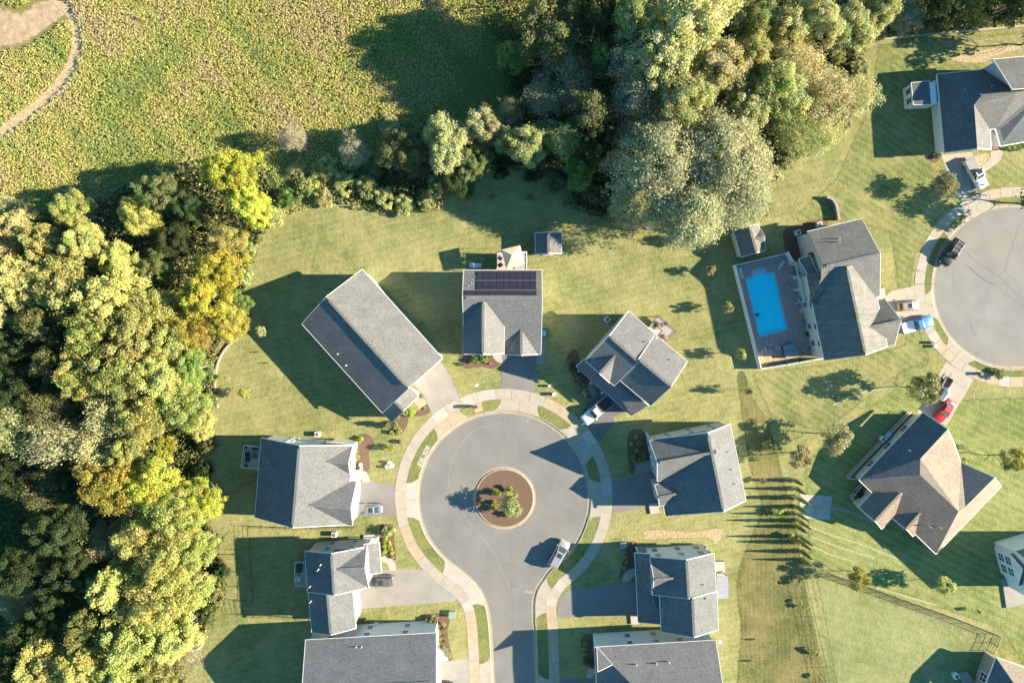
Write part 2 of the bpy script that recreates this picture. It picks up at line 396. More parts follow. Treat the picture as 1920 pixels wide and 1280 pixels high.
def street(name, cv, aprons, mat, cut0, cut1):
    road = [p for p in cv.p]
    road_o = [cv.at(i*cv.step, .3) for i in range(0, len(cv.p), 2)]
    S(sheet(name, road_o, [], -.13, mat))
    # kerb: swept profile, ramped down at the drives
    n = len(cv.p); V = []; F = []
    for i in range(0, n, 2):
        d = i*cv.step; a = 0.0
        for s0, s1 in aprons:
            a = max(a, min(1, max(0, (d-(s0-1.0))/.9))*min(1, max(0, ((s1+1.0)-d)/.9)))
        prof_k = [(-.02,-.128),(0,-.122),(.43,-.112),(.49,.008),(.52,.022),(KW-.02,.022),(KW,.006),(KW+.01,-.2)]
        prof_a = [(-.02,-.128),(0,-.122),(.30,-.112),(.40,-.075),(.50,-.03),(KW-.02,.016),(KW,.006),(KW+.01,-.2)]
        for (o0,z0),(o1,z1) in zip(prof_k, prof_a):
            q = cv.at(d, o0+(o1-o0)*a); V.append((q.x, q.y, z0+(z1-z0)*a))
    m = len(prof_k)
    for r in range(len(V)//m-1):
        for k in range(m-1): F.append((r*m+k, r*m+k+1, (r+1)*m+k+1, (r+1)*m+k))
    ke = S(pydata('kerb', V, F, M_kerb))
    jt = MB()                  # joints cut across the kerb and along the gutter lip
    d = 1.0
    while d < cv.L-1:
        for o0, o1, z in ((.0,.42,-.104),(.5,.64,.027)):
            a_, b_ = cv.at(d, o0), cv.at(d, o1); jt.bar((a_.x,a_.y,z),(b_.x,b_.y,z), .035, .02)
        d += 3.05
    jt.build('kerb_joint', M_joint, ke)
    return [cv.at(i*cv.step, KW-.05) for i in range(0, n, 2)]
def fl(cv, *ps): return [tuple(sorted((cv.find(*a), cv.find(*b)))) for a, b in ps]
ap1 = fl(cv1, ((925,1242),(930,1330)), ((912,1124),(846,1052)), ((787,966),(787,907)), ((832,822),(874,792)), ((939,775),(999,784)),
         ((1052,818),(1088,865)), ((1100,908),(1098,962)), ((1013,1087),(998,1150)), ((1002,1272),(1004,1330)))
ap2 = fl(cv2, ((1817,413),(1862,394)), ((1753,550),(1762,590)), ((1790,635),(1824,665)))
hole1 = street('street', cv1, ap1, M_road, 0, 0)
hole2 = street('side_street', cv2, ap2, M_road2, 0, 0)
# sidewalk slabs: (curve, inner offset, outer offset, slab length)
rng = random.Random(5)
def sidewalk(name, cv, o0, o1, ln, s0=None, s1=None):
    s0 = s0 or 0.5; s1 = s1 or cv.L-.5
    base = MB(); nn = int((s1-s0)/.5)
    V = []; F = []
    for i in range(nn+1):
        d = s0+(s1-s0)*i/nn; a, b = cv.at(d, o0-.01), cv.at(d, o1+.01)
        V += [(a.x,a.y,.010),(b.x,b.y,.010)]
    F = [(2*i,2*i+1,2*i+3,2*i+2) for i in range(nn)]
    root = S(pydata(name, V, F, M_joint))
    d = s0; warm = 0
    while d < s1-.3:
        L = ln*rng.uniform(.9,1.15); e = min(d+L, s1); k = max(2, int((e-d)/.45))
        g = .022
        V = []
        for i in range(k+1):
            q = d+g+(e-d-2*g)*i/k; V.append(cv.at(q, o0))
        for i in range(k, -1, -1):
            q = d+g+(e-d-2*g)*i/k; V.append(cv.at(q, o1))
        if rng.random() < .22: warm = rng.randint(1,3)
        mt = M_conc_w if warm > 0 else (M_conc if rng.random() < .65 else M_conc_wh); warm -= 1
        MB().prism(V, .0, .030+rng.uniform(-.003,.004)).build('slab', mt, root)
        d = e
    return root
SW0, SW1 = 2.56, 4.36
sidewalk('sidewalk', cv1, SW0, SW1, 2.35)
sidewalk('side_street_sidewalk', cv2, 1.80, 3.52, 1.75)
def apron(cv, s0, s1, o1, mat, flare=1.0, thirds=2):
    """concrete drive apron between kerb and sidewalk with curved flares, cut in slabs"""
    root = None; outs = []
    def x0(f): return s0 - flare*(1-f)**2.2
    def x1(f): return s1 + flare*(1-f)**2.2
    for t in range(thirds):
        V = []
        u0 = t/thirds; u1 = (t+1)/thirds; n = 7
        g = .02/max(.1, s1-s0)
        def pt(u, f):
            a, b = x0(f), x1(f); return cv.at(a+(b-a)*u, KW+.02+(o1-KW-.04)*f)
        V += [pt(u0+g, i/n) for i in range(n+1)]
        m = max(2, int((s1-s0)/thirds/.5))
        V += [pt(u0+g+(u1-u0-2*g)*i/m, 1) for i in range(1, m+1)]
        V += [pt(u1-g, 1-i/n) for i in range(1, n+1)]
        V += [pt(u1-g-(u1-u0-2*g)*i/m, 0) for i in range(1, m)]
        o = MB().prism(V, -.05, .024).build('apron_slab' if root else 'driveway_apron', mat, root)
        if root is None: root = S(o)
    return root
for (s0, s1), mt, th in zip(ap1, (M_conc, M_conc_wh, M_conc_wh, M_conc_w, M_conc, M_conc, M_conc, M_conc, M_conc), (2,2,2,2,2,2,2,2,2)):
    apron(cv1, s0, s1, SW0, mt, 1.0, th)
for (s0, s1), th in zip(ap2, (2,2,2)): apron(cv2, s0, s1, 1.80, M_conc, .8, th)
# pool opening: needed as a hole in the ground
POOL = [(1397.8,522.4),(1410.5,519.2),(1410,508.5),(1433.5,502.3),(1437,512.5),(1452,511),(1476,617.5),(1423.8,631)]
pool_w = PX(POOL)
holes = [hole1, hole2, pool_w]
big = [(-260,-260),(260,-260),(260,260),(-260,260)]
S(sheet('ground', big, holes, 0.0, M_lawn))
def dense(pts, step=1.2):
    P = PX(pts); out = []
    for i in range(len(P)):
        a, b = P[i], P[(i+1)%len(P)]; k = max(1, int((b-a).length/step)); out += [a.lerp(b, j/k) for j in range(k)]
    return out
# lots mown differently
S(softsheet('lawn', dense([(1500,860),(1545,820),(1700,700),(1760,690),(1800,740),(1960,735),(1960,1330),(1870,1185),(1560,1078),(1508,1050)]), holes, .004, M_lawnRR))
S(softsheet('lawn', dense([(1450,430),(1560,330),(1620,200),(1640,75),(2000,45),(2000,400),(1860,360),(1790,410),(1725,480),(1712,560),(1740,640),(1760,690),(1700,700),(1545,820),(1440,790),(1395,690),(1545,675),(1690,640),(1660,440),(1560,420)]), holes, .004, M_lawnTR))
S(softsheet('lawn', dense([(1517,1062),(1560,1078),(1866,1190),(1960,1330),(1960,1400),(1585,1400),(1560,1280)]), holes, .005, M_lawnFR))
S(softsheet('rough_strip', PX(smooth_poly([(1375,700),(1400,690),(1420,740),(1452,800),(1480,905),(1500,960),(1512,1062),(1560,1290),(1570,1420),(1375,1420),(1372,1290),(1380,1180),(1372,1090),(1400,1000),(1420,950),(1398,880),(1384,790)], 4)), holes, .006, M_roughR))
for cvx, o0, o1 in ((cv1, KW+.03, SW0-.02), (cv2, KW+.03, 1.78)):
    n = int((cvx.L-2)/.5); V = []
    for i in range(n+1):
        a, b = cvx.at(1+i*.5, o0), cvx.at(1+i*.5, o1); V += [(a.x,a.y,.007),(b.x,b.y,.007)]
    S(pydata('grass_verge', V, [(2*i,2*i+1,2*i+3,2*i+2) for i in range(n)], M_lawnV))
# woodland floor and meadow
WOOD_L = [(-200,470),(-200,1500),(330,1500),(352,1260),(372,1215),(400,1170),(425,1120),(425,1060),(402,985),(390,920),(378,850),(370,790),(402,765),(404,690),(425,640),(462,560),(476,500),(495,450),(505,405),(520,350),(430,290),(200,360),(90,400)]
WOOD_T = [(640,330),(720,300),(860,235),(960,200),(965,-200),(2200,-200),(2200,35),(1920,48),(1760,62),(1640,80),(1600,140),(1590,200),(1520,290),(1440,330),(1430,400),(1310,440),(1180,420),(1080,395),(1050,345),(985,322),(860,330),(835,385),(780,400),(640,385)]
MEADOW = [(-200,-200),(970,-200),(965,200),(860,240),(720,305),(640,335),(600,385),(505,405),(520,345),(430,285),(200,355),(90,395),(-200,465)]
wl = PX(smooth_poly(WOOD_L, 4)); wt = PX(smooth_poly(WOOD_T, 4)); mdw = PX(smooth_poly(MEADOW, 4))
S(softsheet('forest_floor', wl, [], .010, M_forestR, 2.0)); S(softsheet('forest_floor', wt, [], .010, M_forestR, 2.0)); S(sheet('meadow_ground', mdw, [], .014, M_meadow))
dirt = PX(smooth_poly([(-150,-60),(-150,105),(0,100),(50,92),(85,70),(118,45),(140,25),(128,0),(100,-12),(60,-4),(20,10)], 4))
S(softsheet('bare_field', dirt, [], .020, M_dirtR, 2.0))
def ribbon(name, pts, w, z, mat, parent=None):
    P = smooth_poly(PX(pts), 6, False); V = []
    for i, p in enumerate(P):
        t = (P[min(i+1,len(P)-1)]-P[max(i-1,0)]).normalized(); nrm = Vector((-t.y,t.x))
        ww = w*(1+.12*math.sin(i*1.3)+.08*math.sin(i*2.9))
        V += [(*(p+nrm*ww/2), z), (*(p-nrm*ww/2), z)]
    return pydata(name, V, [(2*i,2*i+1,2*i+3,2*i+2) for i in range(len(P)-1)], mat, parent)
TRACK = [(100,-10),(132,18),(147,50),(148,85),(136,125),(110,165),(72,200),(35,228),(0,252),(-60,290)]
tp = smooth_poly(PX(TRACK), 8, False); tl = []; tr_ = []
for i, p in enumerate(tp):
    t = (tp[min(i+1,len(tp)-1)]-tp[max(i-1,0)]).normalized(); nn = Vector((-t.y,t.x)); tl.append(p+nn*1.8); tr_.append(p-nn*1.8)
S(softsheet('farm_track', tl+tr_[::-1], [], .026, M_trackR, 1.0))
# ------------------------------------------------------------------ drives, paths, beds
def slab(name, pts, z, mat, sm=0, z0=-.05, parent=None):
    q = smooth_poly([Vector(p) for p in pts], sm) if sm else [Vector(p) for p in pts]
    return S(MB().prism(PX(q), z0, z).build(name, mat, parent)) if parent is None else MB().prism(PX(q), z0, z).build(name, mat, parent)
slab('driveway', [(758,724),(822,672),(834,688),(846,710),(856,733),(861.5,750),(838,764),(812,781),(806,766),(797,745)], .018, M_conc_g)
slab('driveway', [(940.5,655),(1004.5,655),(1002.5,736),(970,729.5),(940,728)], .018, M_drive)
slab('driveway', [(1084,786),(1108,742),(1128,722),(1178,770),(1152,780),(1150,794),(1135,812),(1122.5,829)], .018, M_drivedk)
slab('driveway', [(1145.5,901.5),(1224,882),(1238,943),(1218,950),(1148,962)], .018, M_drive)
slab('driveway', [(660,900),(741,907),(740,966),(660,968)], .018, M_drive)
slab('driveway', [(1192,1088),(1150,1093),(1100,1101),(1071,1104),(1058,1110),(1048,1124),(1045.5,1140),(1046,1156),(1196,1152)], .018, M_drive)
slab('driveway', [(660,1098),(684,1068),(793,1066.5),(815,1085),(840,1105),(858,1121),(850,1127),(672,1141)], .018, M_conc_g)
slab('driveway', [(790,1258),(826,1241),(880,1233.5),(883.5,1290),(884,1330),(790,1330)], .018, M_conc_g)
slab('driveway', [(1051,1268),(1130,1273),(1130,1330),(1052,1330)], .018, M_drive)
slab('driveway', [(1764,291),(1822,285),(1835,318),(1853,348),(1838,352),(1801,378),(1792,364)], .018, M_conc)
slab('driveway', [(1660,556),(1716,552),(1718,578),(1730,588),(1742,604),(1722,614),(1690,622),(1665,610)], .018, M_conc)
slab('driveway', [(1773,678),(1826,711),(1802,752),(1775,797),(1730,780),(1720,772),(1750,722)], .018, M_conc)
# straight joints in the concrete drives
def jointlines(lines, z=.024):
    m = MB()
    for a, b in lines:
        p, q = W2(*a), W2(*b); m.bar((p.x,p.y,z),(q.x,q.y,z), .05, .02)
    return S(m.build('slab_joint', M_joint))
jointlines([((795,702),(835,763)), ((1720,716),(1800,755)), ((1755,700),(1815,728)), ((1700,556),(1712,612)), ((1812,300),(1838,350)), ((1793,1083),(676,1104))][:5])
slab('front_path', [(656,881),(676,880.5),(686,884),(692,892),(695,903),(656,904)], .026, M_conc_wh)
slab('front_path', [(711,1045),(722,1041),(733,1045),(741,1056),(743.5,1069),(730,1069),(728,1060),(722,1053),(711,1053)], .026, M_conc_wh)
slab('front_path', [(1194,1064.6),(1180,1066),(1171,1074),(1167,1089.5),(1181,1089),(1183,1083),(1194,1080)], .026, M_conc_wh)
slab('front_path', [(1107,713.5),(1101.5,722),(1101,731),(1105,738),(1112,744.5),(1120,736),(1114,730),(1115,722)], .026, M_conc_g)
slab('front_path', [(1189.5,868),(1222,862),(1228,878),(1207,884),(1193,888)], .026, M_conc_g)
slab('front_path', [(814,1216),(826,1215.5),(835,1219),(840,1227),(840,1238),(826,1239.5),(814,1236)], .026, M_conc_wh)
slab('front_path', [(1124,1245),(1112,1246),(1104,1252),(1098,1269.5),(1110,1269.5),(1114,1260),(1124,1256)], .026, M_conc_wh)
slab('front_path', [(923,661),(941.5,661),(941.5,681),(932,678),(925,671)], .026, M_conc_wh)
slab('front_path', [(772,748),(786,738),(801,756),(787,768)], .026, M_conc_w)
slab('side_path', [(1003.5,625),(1021.5,625),(1022,679),(1019.5,681.5),(1005,681)], .026, M_conc_g)
slab('front_path', [(1857,284),(1880,280),(1880,290),(1875,302),(1862,312),(1846,322),(1839,312),(1852,302),(1857,294)], .026, M_conc)
slab('front_path', [(1668,516),(1672,545),(1716,536),(1718,552),(1660,556)][1:], .022, M_conc)
slab('patio', [(1500,926),(1560,930),(1556,974),(1498,970)], .03, M_conc_wh)
jointlines([((1530,928),(1527,972)),((1499,948),(1558,952))], .036)
def bed(pts, sm=5): return slab('mulch_bed', pts, .016, M_mulch, sm, z0=.0)
bed([(865,662),(923,662),(930,675),(938,680),(925,691),(905,688),(888,689),(875,691),(866,682)])
bed([(733,782),(750,770),(763,757),(771,768),(766,785),(762,800),(752,813),(738,816),(727,811),(728,798)])
bed([(786,768),(801,757),(806,772),(797,778),(785,780),(774,778)])
bed([(664,829),(672,815),(686,813),(697,820),(702,832),(695,840),(692,852),(692,880),(668,884),(663,850)])
bed([(711,1005),(714,985),(722,981),(738,984),(743,992),(739,1008),(743,1046),(738,1048),(722,1041),(711,1046)])
bed([(798,1157),(805,1151),(822,1149),(836,1153),(844,1163),(840,1178),(841,1200),(848,1232),(842,1238),(838,1220),(824,1214),(813,1214),(810,1185),(797,1170)])
bed([(1090,1196),(1100,1188),(1113,1190),(1122,1210),(1122,1244),(1105,1248),(1094,1232),(1090,1212)])
bed([(1176,1022),(1186,1014),(1196,1022),(1196,1062),(1180,1066),(1168,1075),(1160,1086),(1166,1060),(1172,1040)])
bed([(1176,828),(1182,808),(1200,804),(1212,818),(1222,862),(1190,868),(1188,888),(1182,884),(1178,860)])
bed([(1062,672),(1080,655),(1092,690),(1108,712),(1100,728),(1108,745),(1097,752),(1088,735),(1075,708)])
bed([(1825,293),(1853,288),(1852,300),(1838,311),(1826,305)]).data.materials[0] = M_straw
bed([(1742,290),(1758,286),(1764,296),(1752,306),(1742,300)])
bed([(1470,432),(1500,420),(1548,410),(1545,430),(1505,450),(1500,485),(1476,478),(1470,455)])
# dead grass and worn soil
def patch(name, pts, mat, z=.011): return tag(S(softsheet(name, PX(smooth_poly(pts, 5)), holes, z, M_strawR, 1.0)))
patch('straw_patch', [(1202,992),(1230,986),(1300,990),(1340,984),(1362,992),(1358,1010),(1342,1034),(1330,1016),(1300,1014),(1240,1016),(1206,1016)], M_straw)
patch('straw_patch', [(1745,118),(1790,100),(1850,86),(1908,80),(1924,96),(1880,108),(1840,124),(1790,122)], M_straw)
patch('straw_patch', [(1650,512),(1668,520),(1672,548),(1660,552),(1654,530)], M_straw)
for L_ in ([(1515,985),(1560,1003),(1620,1022),(1690,1050)], [(1518,1004),(1570,1024),(1640,1046)], [(1516,1020),(1560,1040),(1600,1052)], [(1560,760),(1620,735),(1700,722)], [(1640,1100),(1700,1118),(1760,1135)]):
    tp = smooth_poly(PX(L_), 8, False); tl = []; tr_ = []
    for i, p in enumerate(tp):
        t = (tp[min(i+1,len(tp)-1)]-tp[max(i-1,0)]).normalized(); nn = Vector((-t.y,t.x)); tl.append(p+nn*.38); tr_.append(p-nn*.38)
    S(softsheet('mower_line', tl+tr_[::-1], [], .009, M_paleR, .3))
# ------------------------------------------------------------------ houses
WINCACHE = {}
EDG = {frozenset((2,3)):'L', frozenset((3,1)):'1L', frozenset((1,5)):'1R', frozenset((5,4)):'R', frozenset((4,0)):'0R', frozenset((0,2)):'0L', frozenset((3,5)):'1', frozenset((4,2)):'0'}
def winmesh(w, h, kind):
    key = (round(w,2), round(h,2), kind)
    if key in WINCACHE: return WINCACHE[key]
    if kind == 'frame':
        m = MB(); t = .09
        m.box(-w/2-t,w/2+t,-.02,.075,-h/2-t,-h/2); m.box(-w/2-t,w/2+t,-.02,.075,h/2,h/2+t)
        m.box(-w/2-t,-w/2,-.02,.07,-h/2,h/2); m.box(w/2,w/2+t,-.02,.07,-h/2,h/2)
        m.box(-w/2,w/2,-.02,.06,-.035,.035)
        if w > 1.2: m.box(-.04,.04,-.02,.065,-h/2,h/2)
        mt = M_white
    elif kind == 'pane':
        m = MB(); m.box(-w/2-.01,w/2+.01,-.02,.02,-h/2-.01,h/2+.01); mt = M_glass
    elif kind == 'garage':
        m = MB(); n = 4
        for i in range(n): m.box(-w/2,w/2,-.02,.05,-h/2+h/n*i+.015,-h/2+h/n*(i+1)-.015, .012)
        mt = M_white
    elif kind == 'gframe':
        m = MB(); t = .14
        m.box(-w/2-t,-w/2,-.02,.09,-h/2,h/2+t); m.box(w/2,w/2+t,-.02,.09,-h/2,h/2+t); m.box(-w/2,w/2,-.02,.088,h/2,h/2+t); mt = M_white
    elif kind == 'door':
        m = MB(); m.box(-w/2,w/2,-.02,.05,-h/2,h/2,.01)
        for sx in (-1,1):
            for z0, z1 in ((-h*.42,-h*.05),(h*.02,h*.42)): m.box(sx*w*.24-w*.17,sx*w*.24+w*.17,.03,.065,z0,z1,.01)
        mt = M_dkgrey
    o = m.build('x', mt); me = o.data; bpy.data.objects.remove(o); WINCACHE[key] = me
    return me
class House:
    def __init__(s, px, py, label, wall=None, roof=None, name='house', group=None):
        s.o = W(px, py, 0); s.e = empty(name, s.o, 0, label, 'house' if name == 'house' else name.replace('_',' '), group)
        s.wall = wall or M_wall; s.roof = roof or M_rg; s.blocks = []
    def L(s, v): return Vector(v) - s.o
    def gable(s, r0, r1, zr, eL, zL, eR, zR, roof=None, wall=None, ov=.35, walls=True, ext=(0,0), wbase=-.05, thick=.2, trim=.085, host=None, notrim=(), name='roof'):
        """r0,r1: ridge ends (photo px at zr). eL,eR: any px on the two eaves. ext: eave runs past the ridge end (hip)."""
        if host:
            for _ in range(12): zr = s.planez(host, *r0)[1] if zr is None else zr*.3+s.planez(host, *r0, zr)[1]*.7
        a = W(*r0, zr); b = W(*r1, zr)
        if host: a = a - (b-a).normalized()*.9; notrim = tuple(notrim)+('0L','0R')
        d = Vector((b.x-a.x, b.y-a.y)); ln = d.length; d.normalize(); n = Vector((-d.y, d.x))
        def off(e, z): v = W(*e, z); return Vector((v.x-a.x, v.y-a.y)).dot(n)
        oL, oR = off(eL, zL), off(eR, zR)
        if oL < oR: oL, oR, zL, zR = oR, oL, zR, zL
        A = Vector((a.x, a.y)); x0, x1 = -ext[0], ln+ext[1]
        def pt(u, o, z): q = A + d*u + n*o; return s.L((q.x, q.y, z))
        top = [pt(0,0,zr), pt(ln,0,zr), pt(x0,oL,zL), pt(x1,oL,zL), pt(x0,oR,zR), pt(x1,oR,zR)]
        V = top + [v - Vector((0,0,thick)) for v in top]
        F = [(2,0,1,3)[::-1] if False else (0,2,3,1), (0,1,5,4)]
        bound = [2,3,1,5,4,0]
        if ext[0] > 0: F.append((0,4,2)); bound = [i for i in bound if i != 0]
        if ext[1] > 0: F.append((1,3,5)); bound = [i for i in bound if i != 1]
        nf = len(F); F += [tuple(i+6 for i in reversed(f)) for f in F[:nf]]
        # side skirts follow the boundary loop 2-3-(1)-5-4-(0)
        for i in range(len(bound)):
            p, q = bound[i], bound[(i+1)%len(bound)]; F.append((p, p+6, q+6, q))
        r = pydata(name, V, F, roof or s.roof, s.e); bmesh_fix(r)
        t = MB()
        for i in range(len(bound)):
            p, q = V[bound[i]], V[bound[(i+1)%len(bound)]]
            out = Vector((0,0,.012))
            if EDG[frozenset((bound[i], bound[(i+1)%len(bound)]))] in notrim: continue
            t.bar(p+out, q+out, trim, thick+.05)
        t.build('fascia', M_white, r)
        vent = MB().bar(V[0]+(V[1]-V[0])*.04+Vector((0,0,.07)), V[0]+(V[1]-V[0])*.96+Vector((0,0,.07)), .42, .1); vent.build('ridge_cap', roof or s.roof, r)
        blk = dict(A=A, d=d, n=n, ln=ln, oL=oL-ov, oR=oR+ov, x0=x0+ov, x1=x1-ov, roof=r, zr=zr, oL0=oL, oR0=oR, zL0=zL, zR0=zR)
        def zat(o):
            if o >= 0: return zr + (zL-zr)*(o/oL) - thick - .01
            return zr + (zR-zr)*(o/oR) - thick - .01
        blk['zat'] = zat
        if walls:
            o0, o1 = blk['oL'], blk['oR']
            sec = [(o0,wbase),(o0,zat(o0)),(0,zat(0)),(o1,zat(o1)),(o1,wbase)]
            if ext[0] > 0 or ext[1] > 0: sec = [(o0,wbase),(o0,min(zat(o0),zat(o1))),(o1,min(zat(o0),zat(o1))),(o1,wbase)]
            V = [pt(blk['x0'],o,z) for o,z in sec]+[pt(blk['x1'],o,z) for o,z in sec]; k = len(sec)
            F = [tuple(range(k)), tuple(range(2*k-1,k-1,-1))]+[(i,(i+1)%k,k+(i+1)%k,k+i)[::-1] for i in range(k)]
            w = pydata('wall', V, F, wall or s.wall, s.e); bmesh_fix(w)
        s.blocks.append(blk); return blk
    def planez(s, blk, px, py, z=6.0, left=None):
        """height where the sight line through a photo pixel meets a block's roof plane (extended)"""
        for _ in range(30):
            w = W2(px, py, z); o = (w-blk['A']).dot(blk['n'])
            lf = (o >= 0) if left is None else left
            z = blk['zr'] + ((blk['zL0']-blk['zr'])*(o/blk['oL0']) if lf else (blk['zR0']-blk['zr'])*(o/blk['oR0']))
        return (o, z)
    def poly(s, verts, faces, roof=None, thick=.2, trim=True, name='roof', cap=True):
        """explicit roof: verts {key:(px,py,z)}, faces lists of keys"""
        K = list(verts); V = [s.L(W(*verts[k])) for k in K]; n = len(V)
        F = [tuple(K.index(c) for c in f) for f in faces]
        E = {}
        for f in F:
            for i in range(len(f)):
                e = (f[i], f[(i+1)%len(f)]); E[e] = 1
        bd = [e for e in E if (e[1], e[0]) not in E]
        FF = list(F)+[tuple(i+n for i in reversed(f)) for f in F]+[(a, a+n, b+n, b) for a, b in bd]
        r = pydata(name, V+[v-Vector((0,0,thick)) for v in V], FF, roof or s.roof, s.e); bmesh_fix(r)
        if trim:
            t = MB()
            for a, b in bd: t.bar(V[a]+Vector((0,0,.012)), V[b]+Vector((0,0,.012)), .085, thick+.05)
            t.build('fascia', M_white, r)
        return r
    def walls(s, pts, z, h, mat=None, base=-.05, shrink=.4):
        """wall prism under an explicit roof: pts photo px at eave height z"""
        P = [W2(p[0], p[1], z) for p in pts]; n = len(P)
        A = sum(P[i].x*P[(i+1)%n].y-P[(i+1)%n].x*P[i].y for i in range(n)); sg = 1 if A > 0 else -1
        Q = []
        for i in range(n):
            e0 = (P[i]-P[i-1]).normalized(); e1 = (P[(i+1)%n]-P[i]).normalized()
            n0 = Vector((-e0.y,e0.x))*sg; n1 = Vector((-e1.y,e1.x))*sg; b = (n0+n1); b = b/max(.3, b.length_squared/2)
            Q.append(P[i]+b*shrink)
        w = MB().prism([(q.x-s.o.x, q.y-s.o.y) for q in Q], base, h).build('wall', mat or s.wall, s.e)
        return [Vector((q.x,q.y)) for q in Q]
    def attach(s, name, mesh_kind, p, ang, w, h, sub=None):
        o = inst(name, winmesh(w,h,mesh_kind), s.e, p-s.o, (0,0,ang))
        if sub: inst(sub[0], winmesh(w,h,sub[1]), o)
        return o
    def side(s, blk, sd, u, z, dz=0):
        """point + outward angle on a block wall. sd L/R/0/1; u metres from the middle"""
        A, d, n = blk['A'], blk['d'], blk['n']; mu = (blk['x0']+blk['x1'])/2
        if sd == 'L': q = A+d*(mu+u)+n*blk['oL']; o = n
        elif sd == 'R': q = A+d*(mu+u)+n*blk['oR']; o = -n
        elif sd == '0': q = A+d*blk['x0']+n*((blk['oL']+blk['oR'])/2+u); o = -d
        else: q = A+d*blk['x1']+n*((blk['oL']+blk['oR'])/2+u); o = d
        return Vector((q.x,q.y,z)), math.atan2(o.y,o.x)-math.pi/2
    def win(s, blk, sd, u, z, w=.95, h=1.45):
        p, a = s.side(blk, sd, u, z); return s.attach('window', 'frame', p, a, w, h, ('pane','pane'))
    def wins(s, blk, sd, us, zs, w=.95, h=1.45):
        for u in us:
            for z in zs: s.win(blk, sd, u, z, w, h)
    def garage(s, blk, sd, u, w=4.9, h=2.15):
        p, a = s.side(blk, sd, u, h/2+.02); s.attach('garage_door', 'garage', p, a, w, h, ('door_frame','gframe'))
    def door(s, blk, sd, u, base=.15):
        p, a = s.side(blk, sd, u, base+1.05); s.attach('door', 'door', p, a, .95, 2.1)
    def wallpt(s, p, q, u, z):
        """point on explicit wall p->q (world xy) at fraction u, outward to the right of p->q"""
        v = p.lerp(q, u); d = (q-p).normalized(); o = Vector((d.y,-d.x))
        return Vector((v.x,v.y,z)), math.atan2(o.y,o.x)-math.pi/2
    def win2(s, p, q, u, z, w=.95, h=1.45):
        a, b = s.wallpt(p, q, u, z); return s.attach('window','frame',a,b,w,h,('pane','pane'))
    def pipe(s, px, py, z, roof, h=.45):
        """white vent pipe standing on a roof"""
        p = s.L(W(px, py, z)); MB().lathe([(.09,-.25),(.09,h*.2),(.06,h*.25),(.06,h),(.0,h)], 7, (0,0)).build('vent_pipe', M_white, roof, loc=p)
    def post(s, px, py, z0, z1, t=.16):
        p = s.L(W(px, py, 0)); MB().box(p.x-t/2,p.x+t/2,p.y-t/2,p.y+t/2,z0,z1).build('porch_post', M_white, s.e)
    def stoop(s, pts, h=.3, mat=None):
        MB().prism([(v.x-s.o.x, v.y-s.o.y) for v in PX(pts)], -.02, h).build('stoop', mat or M_conc_wh, s.e)
def bmesh_fix(o):
    b = bmesh.new(); b.from_mesh(o.data); bmesh.ops.recalc_face_normals(b, faces=b.faces); b.to_mesh(o.data); b.free()

# --- long grey house set askew, north-west of the circle
h = House(700, 640, 'long diagonal grey roofed house with pale concrete driveway, left of the solar roof house', roof=M_rg2)
b1 = h.gable((611,556.5),(766,728), 8.5, (681,507), 5.4, (567,608.5), 5.4)
b2 = h.gable((739,751.5),(757,770), 6.6, (786,743), 4.4, (733,790), 3.6, ov=.35)
h.wins(b1,'L',(-6,-2,2,6),(1.6,4.3)); h.wins(b1,'R',(-6,-2,2,6),(1.6,4.3)); h.garage(b1,'1',2.6); h.win(b2,'1',1.2,1.6,1.5,1.5); h.wins(b1,'0',(-3,3),(1.6,4.3))
h.pipe(633.5,663.5,6.9,b1['roof']); h.pipe(649,685,6.9,b1['roof'])
# --- solar house
h = House(942, 590, 'grey roofed house with rows of dark solar panels on its rear slope')
SOL = h
m0 = h.gable((867,558),(1017,558), 8.0, (940,506), 5.5, (940,664), 3.0)
m1 = h.gable((905.7,566),(905.7,664.5), 8.0, (868,640), 5.5, (945.7,640), 5.5, roof=M_rg2, notrim=('0L','0R'))
m2 = h.gable((977.5,612),(977.5,666), 5.2, (946.5,650), 3.0, (1008.7,650), 3.0, notrim=('0L','0R'))
h.garage(m2,'1',.0,4.6); h.wins(m1,'1',(-1.2,1.2),(1.6,4.2)); h.wins(m0,'L',(-4,0,4),(1.5,4.2)); h.wins(m0,'0',(2,),(1.6,)); h.wins(m0,'1',(-2.5,2),(1.6,4.2)); h.door(m0,'R',-1.0)
h.pipe(891,518.5,5.9,m0['roof']); h.pipe(884.5,530,6.5,m0['roof']); h.pipe(879,536.5,6.8,m0['roof'])
# --- house with dormer, north-east of the circle
h = House(1180, 680, 'grey house with small dormer and white pickup on its dark driveway', wall=M_wallgrey)
a1 = h.gable((1142.2,629.6),(1198,678.5), 8.0, (1177.5,581.5), 5.5, (1095,673.5), 5.5)
a2 = h.gable((1197,673),(1259,724.5), 8.2, (1232,630), 5.5, (1163,713.5), 5.5)
a3 = h.gable((1153.4,667.4),(1124,700), 7.4, (1101,674.5), 5.5, (1146,714), 5.5, ov=.3, trim=.1, host=a1)
lz = {'a':(1095,673.5,4.1),'b':(1149.8,722.5,4.1),'c':(1161,712,4.1),'d':(1215.5,760,4.1),'e':(1183.5,780,2.7),'f':(1080,687,2.7)}
lo = h.poly(lz, [('f','e','b','a'),('b','e','d','c')], name='lower_roof')
h.walls([(1128,728),(1183.5,780),(1215.5,760),(1161,712)], 2.7, 2.6, shrink=.3)
h.garage(dict(A=W2(1128,728,2.7),d=(W2(1183.5,780,2.7)-W2(1128,728,2.7)).normalized(),n=Vector((1,0)),x0=0,x1=7,oL=0,oR=0),'0',0) if False else None
